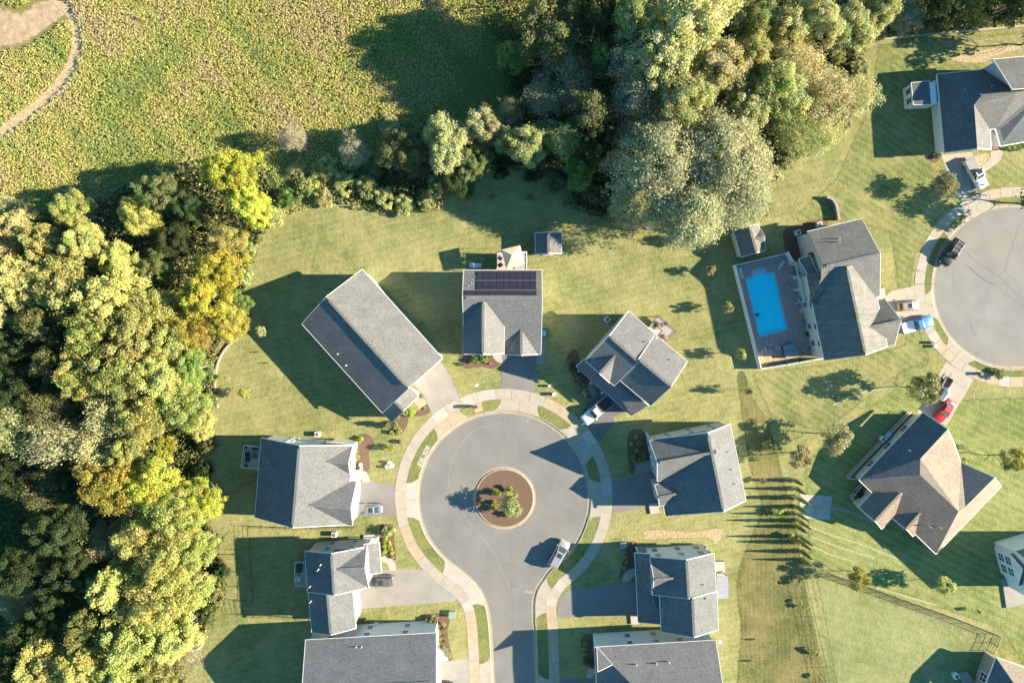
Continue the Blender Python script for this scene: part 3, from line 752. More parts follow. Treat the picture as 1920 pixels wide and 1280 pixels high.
h.wins(a1,'0',(-2.6,1.5),(1.6,4.3)); h.wins(a2,'L',(-3,0,3),(1.6,4.3)); h.wins(a1,'L',(-2,2),(1.6,4.3)); h.wins(a2,'1',(-2,2),(1.6,4.3)); h.win(a3,'1',0,5.2,1.0,1.0)
for q in ((1083,694),(1106,716),(1127,735)): h.post(*q,0,2.5)
h.pipe(1218,640,7.0,a1['roof'],.3); h.pipe(1257,674,6.6,a2['roof'],.3); h.pipe(1268,683.5,6.3,a2['roof'],.3)
# --- east house with two front gables
h = House(1305, 880, 'white sided grey house with two front gables, right of the circle', wall=M_wallgrey)
e0 = h.gable((1327,811.5),(1357,959), 8.7, (1370,795), 5.4, (1219,826), 4.9)
e1 = h.gable((1333,849),(1232.5,867.6), 8.4, (1219,826), 5.2, (1232.5,902), 5.2, roof=M_rg2, host=e0)
e2 = h.gable((1269.5,925),(1234.5,932.7), 6.9, (1227,908.6), 5.0, (1236,949), 5.0, ov=.25, host=e0)
h.wins(e1,'1',(-2.2,-.7,.8,2.2),(1.6,4.2),.9,1.6); h.win(e1,'1',0,6.3,.8,.8); h.garage(e0,'R',-4.4,4.8) ; h.wins(e0,'0',(-3.4,.5,4.2),(1.7,4.2)); h.wins(e0,'L',(-5,-1.6,1.6,5),(1.6,4.2)); h.wins(e0,'1',(-3,3),(1.6,4.2))
h.stoop([(1216,944),(1233,941),(1236,960),(1219,963)])
for q in ((1369,847),(1373.5,880),(1380,907)): h.pipe(*q,6.9,e0['roof'],.3)
# --- west house with two front gables
h = House(570, 900, 'white house with two front gables and a small rear deck, left of the circle', wall=M_wall)
w0 = h.gable((561.1,835.3),(548.6,989), 8.8, (489.8,818), 5.0, (657,890), 5.1)
w1 = h.gable((612.7,864),(653.5,868.8), 7.0, (660,833), 5.0, (654,890), 5.0, ov=.3, host=w0)
w2 = h.gable((580,945.8),(657.5,952.7), 8.0, (655,901), 5.0, (661,985), 5.0, ov=.3, host=w0)
h.wins(w1,'1',(-1.1,1.1),(1.7,4.1),.9,1.5); h.garage(w2,'1',.0,4.8); h.wins(w2,'1',(-1.5,1.5),(4.1,),.9,1.4); h.wins(w0,'0',(-3,2.5),(1.7,4.2)); h.wins(w0,'L',(-5,-1.5,2,5),(1.6,4.1)); h.wins(w0,'1',(-3,3),(1.6,4.1)); h.wins(w0,'R',(-5,-1.5,2,5),(1.6,4.1)); h.door(w0,'R',.3)
for q in ((501.7,868),(515,866),(508.5,923)): h.pipe(*q,5.9,w0['roof'],.3)
h.stoop([(655,895),(671,896),(672,905),(655,905)], .25)
# --- south-west house with stepped ridge
h = House(640, 1095, 'grey stepped ridge house with white garage and porch, second from the bottom left', wall=M_wallgrey)
s1 = h.gable((621.4,1037.3),(626.5,1115.5), 8.05, (571.5,1032), 5.9, (682,1040), 5.9)
s2 = h.gable((613.6,1111),(620.5,1190), 7.4, (578,1110), 5.9, (661.5,1110), 5.7)
s3 = h.gable((631.7,1067),(684,1064), 7.6, (681.5,1026), 5.7, (689,1102), 5.7, ov=.3, host=s1)
pr = h.poly({'a':(682,1020,3.7),'b':(711,1016,2.8),'c':(715,1074,2.8),'d':(686,1077,3.7)}, [('a','b','c','d')], name='porch_roof')
for q in ((708,1006),(711,1040),(713,1063)): h.post(*q,0,2.6)
h.stoop([(682,1002),(710,1000),(714,1046),(684,1046)], .3, M_wood)
h.wins(s3,'1',(-1.4,0,1.4),(4.3,),.8,1.3); h.garage(s2,'R',1.2,4.8); h.garage(s2,'L',1.2,4.8) if False else None
h.wins(s1,'0',(-1.5,2.5),(4.3,1.6)); h.wins(s1,'L',(-2.5,1.5),(1.6,4.3)); h.wins(s2,'R',(-1.6,1.8),(4.3,)); h.wins(s1,'R',(-2.5,1.5),(1.6,4.3)); h.door(s1,'R',-1)
for q in ((602.5,1057),(597.5,1066.5),(582.5,1097.5),(583.5,1126)): h.pipe(*q,7.2 if q[0]>590 else 6.2,s1['roof'],.9)
# --- south-east house with stepped ridge
h = House(1270, 1110, 'grey stepped ridge house with metal roofed rear deck, right of the street', wall=M_wallblue)
t1 = h.gable((1287,1049),(1291.6,1122), 7.95, (1338.8,1034.5), 5.7, (1219,1045), 5.6)
t2 = h.gable((1298.5,1121),(1301.6,1194.5), 8.05, (1346,1150), 5.7, (1237,1118), 5.6)
t3 = h.gable((1265,1083.5),(1226,1086.3), 7.4, (1220,1054), 5.6, (1224,1104), 5.6, ov=.25, trim=.1, roof=M_rg2, host=t1)
pr = h.poly({'a':(1219,1038,4.1),'b':(1190,1036,2.8),'c':(1196.6,1166,2.8),'d':(1239,1170,4.1),'e':(1236,1112,4.1),'f':(1222,1112,4.1)}, [('a','b','c','d','e','f')], name='lower_roof')
h.walls([(1194,1092),(1196.6,1166),(1239,1170),(1236,1092)], 2.7, 2.6, shrink=.35)
for q in ((1191,1024),(1192,1050),(1193.5,1078)): h.post(*q,0,2.6)
h.stoop([(1192,1024),(1216,1024),(1219,1080),(1195,1080)], .25)
h.stoop([(1181,1151),(1196,1151),(1197,1168),(1183,1169)])
h.wins(t1,'0',(-3.8,.2,3.5),(4.3,1.6)); h.wins(t1,'L',(-2.5,1.5),(1.6,4.3)); h.wins(t2,'L',(-2.5,1.5),(1.6,4.3)); h.wins(t2,'1',(-3,3),(1.6,4.3)); h.win(t3,'1',0,5.4,1,1)
for q in ((1320.5,1096),(1325,1121.5),(1325,1122)): h.pipe(*q,7.0,t1['roof'],.3)
# --- bottom left house
h = House(690, 1235, 'pale blue house with plain grey roof, cut by the bottom edge left of the street', wall=M_wallblue, roof=M_rg3)
u1 = h.gable((566,1291),(818,1277.5), 8.8, (567,1199), 5.7, (565,1390), 5.7)
pu = h.poly({'a':(787,1233,4.2),'b':(815,1231,2.9),'c':(816,1255,2.9),'d':(787,1256,4.2)}, [('a','b','c','d')], name='porch_roof')
for q in ((812,1228),(813,1247)): h.post(*q,0,2.7)
h.wins(u1,'L',(-7,-1,5.5),(1.6,4.3),.9,1.2); h.wins(u1,'R',(-6,-1,5.5),(1.6,4.3)); h.wins(u1,'1',(-6,-2,2,6),(4.3,)); h.garage(u1,'1',-4.2) ; h.door(u1,'1',4)
for q in ((668,1212),(678,1212)): h.pipe(*q,6.4,u1['roof'],.4)
h.poly({'a':(575,1196,5.2),'b':(604,1194.5,5.2),'c':(606,1184,5.0),'d':(578,1185,5.0)}, [('a','d','c','b')], name='bay_roof', roof=M_dkgrey) if False else None
# --- bottom right house
h = House(1235, 1240, 'pale blue house with grey hipped roof, cut by the bottom edge right of the street', wall=M_wallblue)
v1 = h.gable((1203,1301),(1357,1292), 8.8, (1119,1212), 5.7, (1121,1396), 5.7, ext=(6.9,0))
pz = lambda x, y: (x, y, h.planez(v1, x, y, 6, True)[1]+.02)
vg = h.poly({'a':pz(1119,1211.5),'b':pz(1149,1245),'c':pz(1121,1259)}, [('a','c','b')], name='roof_wing')
for q in ((1193.5,1246),(1231,1244),(1254.5,1241)): h.pipe(*q,7.2,v1['roof'],.4)
h.wins(v1,'L',(-4,.5,4.5),(4.3,1.6),.9,1.2); h.wins(v1,'0',(-5,-1,3,6),(1.6,4.3)); h.wins(v1,'R',(-6,-1,5.5),(1.6,4.3)); h.wins(v1,'1',(-6,-1,5.5),(1.6,4.3)); h.stoop([(1303,1196),(1324,1190),(1330,1197),(1305,1205)],.3)
# --- pool house
h = House(1590, 560, 'large weathered grey house with white pergola beside the blue pool', wall=M_wallbeige, roof=M_rpool)
k0 = h.gable((1587.5,499.7),(1623,665.5), 8.9, (1546,676.5), 5.3, (1665,652), 5.0, roof=M_rpool, notrim=('0L','0R'))
k1 = h.gable((1545,499.7),(1651,475), 8.4, (1504.3,436), 5.3, (1562,575), 5.3, roof=M_rg2, notrim=('0R','0L','R'))
kz = lambda x, y: (1340+x/4.413, 400+y/4.413)
sd = k1['oR0'] if False else None
k2 = h.gable((1627.8,614),(1690,600.5), 7.2, (1666,557.5), 3.6, (1686,645), 3.6, roof=M_rpool, notrim=('0L','0R'))
k3 = h.gable((1497.5,485),(1535,530), 5.2, (1518.6,478), 4.6, (1500,540), 4.2, walls=False, roof=M_rg) if False else None
def kp(x, y, up=.03):
    q = kz(x, y); zl = h.planez(k1, *q, 6, False)[1]; return (*q, zl+up)
zc = 5.0
ke = h.poly({'a':kp(884,442),'b':kp(880,545),'c':(*kz(795,540),zc),'d':kp(790,757),'e':kp(1000,540)}, [('a','b','e'),('b','c','d'),('b','d','e')], name='lower_roof', roof=M_rpool, trim=False)
kd = h.poly({'a':(*kz(695,375),zc-.7),'b':(*kz(790,347),zc+.5),'c':(*kz(872,538),zc+.9),'d':(*kz(792,542),zc)}, [('a','d','c','b')], name='lower_roof', roof=M_rg3)  # north-west slope, its shade put in by the darker shingles
h.walls([(1507,490),(1521,482),(1545,560),(1529,571),(1529,526)], 4.3, zc-.6, shrink=.2)
h.wins(k0,'R' if False else 'L',(0,),(1.6,)) if False else None
for sd in ('L','R'):
    p, a = h.side(k0, sd, 0, 1.6)
    if p.x < h.o.x: h.wins(k0, sd, (-2.2,1.6,4.6),(1.6,4.2),.95,1.4)
    else: h.wins(k0, sd, (-6,5),(1.6,4.0))
for sd in ('0','1'):
    p, a = h.side(k1, sd, 0, 1.6)
    if p.x < h.o.x-3: h.win(k1, sd, .2,4.1,1.5,1.7); h.door(k1, sd, 2.6, 2.9)
    else: h.wins(k1, sd, (-3,0,3),(1.6,4.1))
h.garage(k2,'1',0,4.9); h.wins(k0,'1',(-2.5,2.5),(1.6,4.1)); h.wins(k1,'L',(-3,2),(1.6,4.1))
h.pipe(1572,447.5,6.6,k1['roof'],.7); h.pipe(1572,453.5,7.0,k1['roof'],.7); h.pipe(1586.5,627,7.4,k0['roof'],.3)
h.stoop([(1641,543),(1657,540),(1659,557),(1645,560)],.3)
# --- brown roofed house, right
h = House(1735, 905, 'large brown and tan roofed house with red car, lower right', wall=M_wallbeige, roof=M_rtan)
o0, sc = (1560,680), 3.458
def zz(x, y, z): return (o0[0]+x/sc, o0[1]+y/sc, z)
D = {'a':zz(590,322,3.1),'b':zz(750,430,5.9),'c':zz(572,622,6.1),'d':zz(570,725,6.1),'e':zz(175,760,3.1),'f':zz(820,962,6.1),'S':zz(675,1240,3.1),'g':zz(865,932,5.7),
     'h':zz(1054,743,5.5),'i':zz(1097,800,3.1),'j':zz(836,645,3.4),'k':zz(785,500,3.9)}
rt = h.poly({k:D[k] for k in 'bkjgfdc'}, [('b','c','d','f','g','j','k')], roof=M_rtan, trim=False)
rt2 = h.poly({k:D[k] for k in 'fSigh'}, [('g','f','S','i','h')], roof=M_rtan, trim=False)
rd = h.poly({k:D[k] for k in 'abcde'}, [('a','e','d','c','b')], roof=M_rg3, trim=False)  # shade of the north-west slope painted in with charcoal shingles
rd2 = h.poly({k:D[k] for k in 'jgh'}, [('j','g','h')], roof=M_rg3, trim=False)  # north-west side of the wing, likewise coloured dark for shade
rb = h.poly({k:D[k] for k in 'dfSe'}, [('d','e','S','f')], roof=M_rbrown, trim=False)
t = MB()
for p, q in (('a','b'),('b','k'),('k','j'),('j','h'),('h','i'),('i','S'),('S','e'),('e','a')):
    t.bar(h.L(W(*D[p]))+Vector((0,0,.02)), h.L(W(*D[q]))+Vector((0,0,.02)), .14, .26)
t.build('fascia', M_white, rb)
g1 = h.gable((o0[0]+447/sc,o0[1]+845/sc),(o0[0]+278/sc,o0[1]+1024/sc), 4.6, (o0[0]+170/sc,o0[1]+940/sc), 3.1, (o0[0]+322/sc,o0[1]+1080/sc), 3.1, roof=M_rbrown, ov=.3)
g2 = h.gable((o0[0]+580/sc,o0[1]+965/sc),(o0[0]+480/sc,o0[1]+1076/sc), 4.3, (o0[0]+385/sc,o0[1]+1000/sc), 3.1, (o0[0]+522/sc,o0[1]+1130/sc), 3.1, roof=M_rbrown, ov=.3)
q = h.walls([zz(590,322,0)[:2],zz(785,500,0)[:2],zz(836,645,0)[:2],zz(1050,742,0)[:2],zz(1097,800,0)[:2],zz(675,1240,0)[:2],zz(175,760,0)[:2]], 3.1, 2.9, shrink=.45)
n = len(q); A = sum(q[i].x*q[(i+1)%n].y-q[(i+1)%n].x*q[i].y for i in range(n))
for i in range(n):
    a_, b_ = (q[i], q[(i+1)%n]) if A > 0 else (q[(i+1)%n], q[i])
    ln = (b_-a_).length
    for u in ((.22,.5,.78) if ln > 8 else (.5,)): h.win2(a_, b_, u, 1.6, 1.3, 1.4)
h.walls([zz(750,430,0)[:2],zz(590,322,0)[:2],zz(785,500,0)[:2]], 4.4, 4.2, shrink=.5) if False else None
h.pipe(zz(500,567,0)[0],zz(500,567,0)[1],4.8,rd,.4)
for x, y in ((628,1058),(690,1062)): h.pipe(zz(x,y,0)[0],zz(x,y,0)[1],4.5,rb,.8)
BROWN = h
# --- top right house
h = House(1850, 200, 'white house with grey roof, west slopes coloured for shade, and a bay, top right corner', wall=M_wall, roof=M_rg2)
o1, s1_ = (1660,80), 4.0
def yy(x, y, z): return (o1[0]+x/s1_, o1[1]+y/s1_, z)
D = {'a':yy(388,238,3.2),'b':yy(722,396,6.3),'c':yy(666,465,6.0),'d':yy(690,795,6.0),'e':yy(444,826,3.2),'f':yy(795,800,3.6),'g':yy(785,650,3.6),'h':yy(825,648,3.6),
     'i':yy(1240,300,6.8),'j':yy(985,375,6.8),'k':yy(720,204,3.2),'l':yy(1300,150,3.2),'m':yy(1240,480,6.3),'n':yy(862,778,3.2),'o':yy(1300,700,3.2)}
ra = h.poly({k:D[k] for k in 'abcde'}, [('a','e','d','c','b')], roof=M_rg3, trim=False)  # west slope: darker shingles carry its shade
rb = h.poly({k:D[k] for k in 'cdfg'}, [('c','d','f','g')], roof=M_rg2, trim=False)
rc = h.poly({k:D[k] for k in 'bcghij'}, [('b','c','g','h','i','j')], roof=M_rg2, trim=False)
rn = h.poly({k:D[k] for k in 'abjilk'}, [('a','b','j','i','l','k')], roof=M_rg2, trim=False)
re = h.poly({k:D[k] for k in 'hino'}, [('h','n','o','i')], roof=M_rg3, trim=False)  # west slope of the right part, shade painted by darker shingles
t = MB()
for p, q in (('k','a'),('a','e'),('e','d'),('d','f'),('f','g'),('g','h'),('h','n'),('n','o')):
    t.bar(h.L(W(*D[p]))+Vector((0,0,.02)), h.L(W(*D[q]))+Vector((0,0,.02)), .14, .26)
t.build('fascia', M_white, ra)
hb = h.gable(yy(980,330,0)[:2], yy(1300,308,0)[:2], 8.6, yy(810,124,0)[:2], 5.6, yy(960,470,0)[:2], 5.6, roof=M_rg2) if False else None
up = h.poly({'a':yy(808,124,6.6),'b':yy(1250,85,6.6),'c':yy(1290,330,8.6),'d':yy(955,352,8.6)}, [('a','d','c','b')], roof=M_rg2)
h.walls([yy(820,126,0)[:2],yy(955,352,0)[:2],yy(1290,330,0)[:2],yy(1250,85,0)[:2]], 6.6, 6.5, mat=M_wallblue, shrink=.25)
q = h.walls([yy(388,238,0)[:2],yy(444,826,0)[:2],yy(690,795,0)[:2],yy(795,800,0)[:2],yy(785,650,0)[:2],yy(862,778,0)[:2],yy(1300,700,0)[:2],yy(1300,150,0)[:2]], 3.2, 3.05, shrink=.5)
h.win2(q[0], q[1], .28, 2.2, .9, 1.0)
bay = h.poly({'a':yy(195,300,2.9),'b':yy(330,288,3.1),'c':yy(345,462,3.1),'d':yy(210,468,2.9)}, [('a','d','c','b')], roof=M_rg3, name='bay_roof')
bw = h.walls([yy(195,300,0)[:2],yy(210,468,0)[:2],yy(400,462,0)[:2],yy(385,288,0)[:2]], 2.9, 2.8, shrink=.15)
h.win2(bw[0], bw[1], .28, 1.6, .9, 1.3); h.win2(bw[0], bw[1], .74, 1.6, .9, 1.3)
for i in (0,2,4): h.post(*yy(796+i*16,668+i*30,0)[:2],0,2.6)
h.stoop([yy(787,655,0)[:2],yy(862,655,0)[:2],yy(865,800,0)[:2],yy(795,802,0)[:2]],.3,M_brick)
h.pipe(*yy(587,357,0)[:2],5.0,ra,.4); h.pipe(*yy(797,328,0)[:2],5.6,rn,.4)
# --- right edge house
h = House(1915, 1085, 'pale blue house corner with gridded white windows at the right edge', wall=M_wallblue)
x1 = h.gable((1928,1052),(2010,1028), 8.2, (1900,1034), 5.6, (1922,1130), 5.6, roof=M_rg)
x2 = h.gable((1918,1066),(1960,1055), 6.8, (1884,1040), 4.4, (1908,1098), 4.4, roof=M_rg)
h.wins(x2,'0',(-1.0,1.0),(1.3,3.0),1.3,1.2)
h.stoop([(1877,1084),(1925,1072),(1930,1128),(1885,1139)], .3, M_conc_g)  # grey concrete puts the patio's shade into its colour
# --- bottom right corner house
h = House(1880, 1275, 'brown sided house with tan roof, bottom right corner', wall=M_wallbrown, roof=M_rtan)
D = {'a':(1868,1232,3.3),'b':(1990,1274,3.3),'c':(1836,1318,3.3),'d':(1915,1300,6.2),'e':(2000,1330,6.2),'f':(1880,1400,6.2)}
rw = h.poly({k:D[k] for k in 'acfd'}, [('a','c','f','d')], roof=M_rg3); rn = h.poly({k:D[k] for k in 'adeb'}, [('a','d','e','b')], roof=M_rtan)  # west plane coloured dark as shade, north plane left tan
q = h.walls([D['a'][:2],D['c'][:2],(1850,1400),(1990,1400),D['b'][:2]], 3.3, 3.1, shrink=.45)
h.win2(q[0], q[1], .5, 1.7, 1.4, 1.4); h.win2(q[4], q[0], .6, 1.7, 1.2, 1.4)
h.stoop([(1795,1262),(1812,1258),(1838,1290),(1820,1310)], .4, M_conc_g)
# ------------------------------------------------------------------ vegetation
def quads(name, C, Nn, size, tint, mat, asp=1.0, rs=None):
    """leaf cards: centres C (n,3), normals Nn, half sizes, tints (n,3)"""
    n = len(C); rs = rs or np.random.RandomState(1)
    Nn = Nn/np.maximum(1e-6, np.linalg.norm(Nn, axis=1, keepdims=True))
    r = rs.normal(size=(n,3)); U = np.cross(Nn, r); U /= np.maximum(1e-6, np.linalg.norm(U, axis=1, keepdims=True)); Vv = np.cross(Nn, U)
    s = size[:,None]
    P = np.stack([C-U*s*asp, C-Vv*s*.62+U*s*.1, C+U*s*asp*.95, C+Vv*s*.62], 1) + rs.normal(size=(n,4,3))*s[:,None]*.10
    me = bpy.data.meshes.new(name); me.vertices.add(4*n); me.vertices.foreach_set('co', P.reshape(-1).astype(np.float32))
    me.loops.add(4*n); me.loops.foreach_set('vertex_index', np.arange(4*n, dtype=np.int32))
    me.polygons.add(n); me.polygons.foreach_set('loop_start', np.arange(0,4*n,4,dtype=np.int32))
    a = me.attributes.new('tint', 'FLOAT_COLOR', 'POINT')
    col = np.ones((4*n,4), np.float32); col[:,:3] = np.repeat(tint, 4, axis=0); a.data.foreach_set('color', col.reshape(-1))
    me.materials.append(mat); me.update(); me.validate(); return me
def tints(rs, n, v=.28, hue=.12):
    b = 1+rs.uniform(-v, v, (n,1)); h = 1+rs.normal(size=(n,3))*hue*np.array([[1,.5,1]]); return np.clip(b*h, .25, 2.0)
def clump_crown(name, seed, R0, zb, zt, ncl, lpc, ls, crad=(.2,.34), flat=1.0, spread=1.0, v=.25):
    rs = np.random.RandomState(seed); C = []; Nn = []; T = []
    ph = rs.uniform(0, 6.28, 3)
    for i in range(ncl):
        a = rs.uniform(0, 2*math.pi); rho = math.sqrt(rs.uniform(0,1))*.84
        lob = 1+.16*math.sin(2*a+ph[0])+.13*math.sin(3*a+ph[1])+.08*math.sin(5*a+ph[2])
        top = zb+(zt-zb)*(.22+.78*math.sqrt(max(0,1-rho**2.2)))*rs.uniform(.82,1.04)
        dep = rs.uniform(0,1)**2.2*.55; z = top-(top-zb)*dep
        rc = R0*rs.uniform(*crad); c = np.array([R0*rho*lob*math.cos(a), R0*rho*lob*math.sin(a), z-rc*.4])
        n = int(lpc*(rc/(R0*.27))**2); d = rs.normal(size=(n,3)); d[:,2] += .35; d /= np.linalg.norm(d, axis=1, keepdims=True)
        rr = rc*(.5+.58*rs.uniform(0,1,(n,1))**.6)*spread*np.where(rs.uniform(0,1,(n,1)) < .16, rs.uniform(1.1,1.7,(n,1)), 1.0)
        C.append(c+d*rr*np.array([[1,1,.75*flat]])); Nn.append(d*.65+rs.normal(size=(n,3))*.45+np.array([[.38,0,.3]]))
        T.append(tints(rs, n)*(1+rs.uniform(-v,v))*np.array([[1+rs.uniform(-.10,.10), 1.0, 1+rs.uniform(-.15,.15)]]))
    C = np.concatenate(C); Nn = np.concatenate(Nn); T = np.concatenate(T)
    return quads(name, C, Nn, ls*rs.uniform(.65,1.3,len(C)), T, M_leaf, 1.0, rs)
def branches(name, seed, H, R0, mat, levels=3, twigs=7, r0=.28, fine=False):
    rs = random.Random(seed); m = MB()
    def grow(p, d, L, r, lv):
        q = p; pts = [p]; rad = [r]; k = 3
        for i in range(k):
            d = (d+Vector((rs.uniform(-.22,.22),rs.uniform(-.22,.22),rs.uniform(-.08,.16)))).normalized(); q = q+d*(L/k); pts.append(q); rad.append(r*(1-.22*(i+1)))
        m.tube(pts, rad, 5 if lv == levels else 3, cap=False)
        if lv == 0: return
        for j in range(twigs if lv < levels else twigs+1):
            t = rs.uniform(.35,1.0); i = min(int(t*k), k-1); b = pts[i].lerp(pts[i+1], t*k-i)
            a = rs.uniform(0, 6.283); up = rs.uniform(.15,.75)
            nd = (Vector((math.cos(a),math.sin(a),up))*.9+d*.45).normalized()
            grow(b, nd, L*rs.uniform(.42,.66), r*.42, lv-1)
    grow(Vector((0,0,-.15)), Vector((0,0,1)), H*.52, r0, levels)
    o = m.build(name, mat); me = o.data; bpy.data.objects.remove(o); return me
def trunkmesh(name, seed, H, R0, r0=.26):
    rs = random.Random(seed); m = MB(); top = H*.7; pts = [Vector((rs.uniform(-.15,.15)*i,rs.uniform(-.15,.15)*i,-.15+top*i/5)) for i in range(6)]
    m.tube(pts, [r0*1.25,r0,r0*.85,r0*.7,r0*.5,r0*.25], 7)
    for j in range(7):
        i = rs.randint(1,4); a = j*2.4+rs.uniform(-.4,.4); L = R0*rs.uniform(.55,.85); b = pts[i]
        e = b+Vector((math.cos(a)*L, math.sin(a)*L, H*rs.uniform(.12,.3))); mid = b.lerp(e,.5)+Vector((0,0,-.05*H*rs.random()))
        m.tube([b,mid,e], [r0*.45,r0*.3,r0*.08], 4, cap=False)
    o = m.build(name, M_bark); me = o.data; bpy.data.objects.remove(o); return me
BIG = [clump_crown('crown', 10+i, 5, 3.4, 12, 110+4*i, 560, .14, crad=(.10,.20), v=.14) for i in range(6)]
DENSE = [clump_crown('crown', 30+i, 5, 2.6, 12, 120, 520, .13, crad=(.10,.18), v=.14) for i in range(3)]
AIRY = [clump_crown('crown', 40+i, 5, 3.2, 11.5, 80, 190, .15, crad=(.12,.22), spread=1.25, v=.2) for i in range(3)]
MID = [clump_crown('crown', 50+i, 2, 1.5, 5, 40, 110, .12, crad=(.17,.28)) for i in range(4)]
SHRUB = [clump_crown('foliage', 60+i, .6, .08, .95, 12, 34, .085, crad=(.3,.42)) for i in range(4)]
BUSH = [clump_crown('foliage', 70+i, 2, .1, 2.6, 40, 120, .13, crad=(.17,.28)) for i in range(3)]
def willow(seed):
    rs = np.random.RandomState(seed); C = []; Nn = []; T = []
    for i in range(130):
        a = rs.uniform(0,6.283); rho = math.sqrt(rs.uniform(0,1)); z = 4+8*math.sqrt(max(.02,1-(rho*.95)**2))*rs.uniform(.8,1.02)
        c = np.array([5*rho*math.cos(a),5*rho*math.sin(a),z]); t = rs.uniform(0,1)
        n = 190; u = rs.uniform(-1,1,(n,1)); dr = np.array([[math.cos(a)*.75,math.sin(a)*.75,-.55-.4*rho]])
        C.append(c+dr*u*1.25+rs.normal(size=(n,3))*np.array([[.36,.36,.3]])); nn = rs.normal(size=(n,3))*.55+np.array([[math.cos(a)*.4+.3,math.sin(a)*.4,.75]]); Nn.append(nn); T.append(tints(rs,n,.14,.05)*(1+rs.uniform(-.24,.2)))
    C = np.concatenate(C); return quads('crown', C, np.concatenate(Nn), .10*rs.uniform(.6,1.3,len(C)), np.concatenate(T), M_leaf, 1.5, rs)
WILLOW = [willow(80), willow(81)]
def conifer(seed):
    rs = np.random.RandomState(seed); n = 2300; z = rs.uniform(0,1,n)**.85; a = rs.uniform(0,6.283,n); r = (1-z)**.75*.85*(.75+.25*np.sin(a*5+z*20))*(.55+.5*rs.uniform(0,1,n)**.5)+.05
    C = np.stack([r*np.cos(a), r*np.sin(a), .15+4.6*z],1); Nn = np.stack([np.cos(a),np.sin(a),.35+0*a],1)+rs.normal(size=(n,3))*.35
    return quads('foliage', C, Nn, .12*rs.uniform(.6,1.3,n), tints(rs,n,.3,.08), M_leaf, 1.2, rs)
CONE = [conifer(90), conifer(91)]
TRUNKS = [trunkmesh('trunk', 100+i, 12, 5) for i in range(4)]
TRUNKM = [trunkmesh('trunk', 110+i, 5, 2, .07) for i in range(2)]
BARE = [branches('limbs', 120+i, 9, 4, M_barkpale, 3, 7, .2) for i in range(3)]
BARKY = [branches('limbs', 130+i, 11, 5, M_bark, 3, 6, .24) for i in range(2)]
STEM = branches('stem', 140, 1.0, .5, M_bark, 1, 4, .035)
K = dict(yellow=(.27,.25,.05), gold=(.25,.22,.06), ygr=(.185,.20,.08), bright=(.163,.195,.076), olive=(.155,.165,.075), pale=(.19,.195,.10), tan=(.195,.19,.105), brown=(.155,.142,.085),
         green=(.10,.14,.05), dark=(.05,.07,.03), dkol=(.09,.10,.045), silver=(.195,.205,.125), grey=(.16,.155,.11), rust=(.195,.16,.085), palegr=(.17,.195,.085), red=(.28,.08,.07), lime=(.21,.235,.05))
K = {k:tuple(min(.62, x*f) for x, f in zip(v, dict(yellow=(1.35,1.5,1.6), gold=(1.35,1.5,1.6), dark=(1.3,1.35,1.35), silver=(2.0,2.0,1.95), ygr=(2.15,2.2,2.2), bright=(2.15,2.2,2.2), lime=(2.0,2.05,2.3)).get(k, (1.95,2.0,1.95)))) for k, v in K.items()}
trng = random.Random(77)
def jit(c, a=.10): f = 1+trng.uniform(-a,a); return tuple(max(.01, x*f*(1+trng.uniform(-a*.5,a*.5))) for x in c)
def tree(px, py, rp, H, col, kind, label, name=None, group=None):
    if kind in ('big','dense','airy','willow') and px < 480: H += max(0, 430-px)/100*1.0     # heights raised westward so the low sun reaches every crown
    elif kind in ('big','dense','airy','willow') and 1100 < px < 1620: H += (1620-px)/100*.75  # top wood raised the same way to catch the sun
    zc = H*.62; w = W(px, py, zc); r = rp*(CAM_H-zc)/FPX
    e = empty(name or 'tree', (w.x, w.y, 0), trng.uniform(0,6.28), label, 'tree', group)
    c = jit(K[col])
    if px < 480 and kind == 'big': c = (c[0]*1.06, c[1]*1.0, c[2]*.85)
    if px > 1130 and py < 330 and col not in ('dark','silver'): c = tuple(min(.6, x*f) for x, f in zip(c, (1.3,1.25,1.2)))
    if kind in ('big','dense','airy','willow'):
        me = trng.choice(dict(big=BIG, dense=DENSE, airy=AIRY, willow=WILLOW)[kind]); s = (r/5.0*trng.uniform(.88,1.14), r/5.0*trng.uniform(.88,1.14), H/12)
        inst('trunk', trng.choice(BARKY if kind == 'airy' else TRUNKS), e, s=s); inst('crown', me, e, s=s, color=c)
    elif kind == 'mid':
        s = (r/2.05, r/2.05, H/5); inst('trunk', trng.choice(TRUNKM), e, s=s); inst('crown', trng.choice(MID), e, s=s, color=c)
    elif kind == 'bare':
        s = (r/4, r/4, H/9); inst('limbs', trng.choice(BARE), e, s=s)
        inst('sparse_leaves', AIRY[0], e, s=(r/7, r/7, H/13), color=c) if col != 'silver' else None
    return e
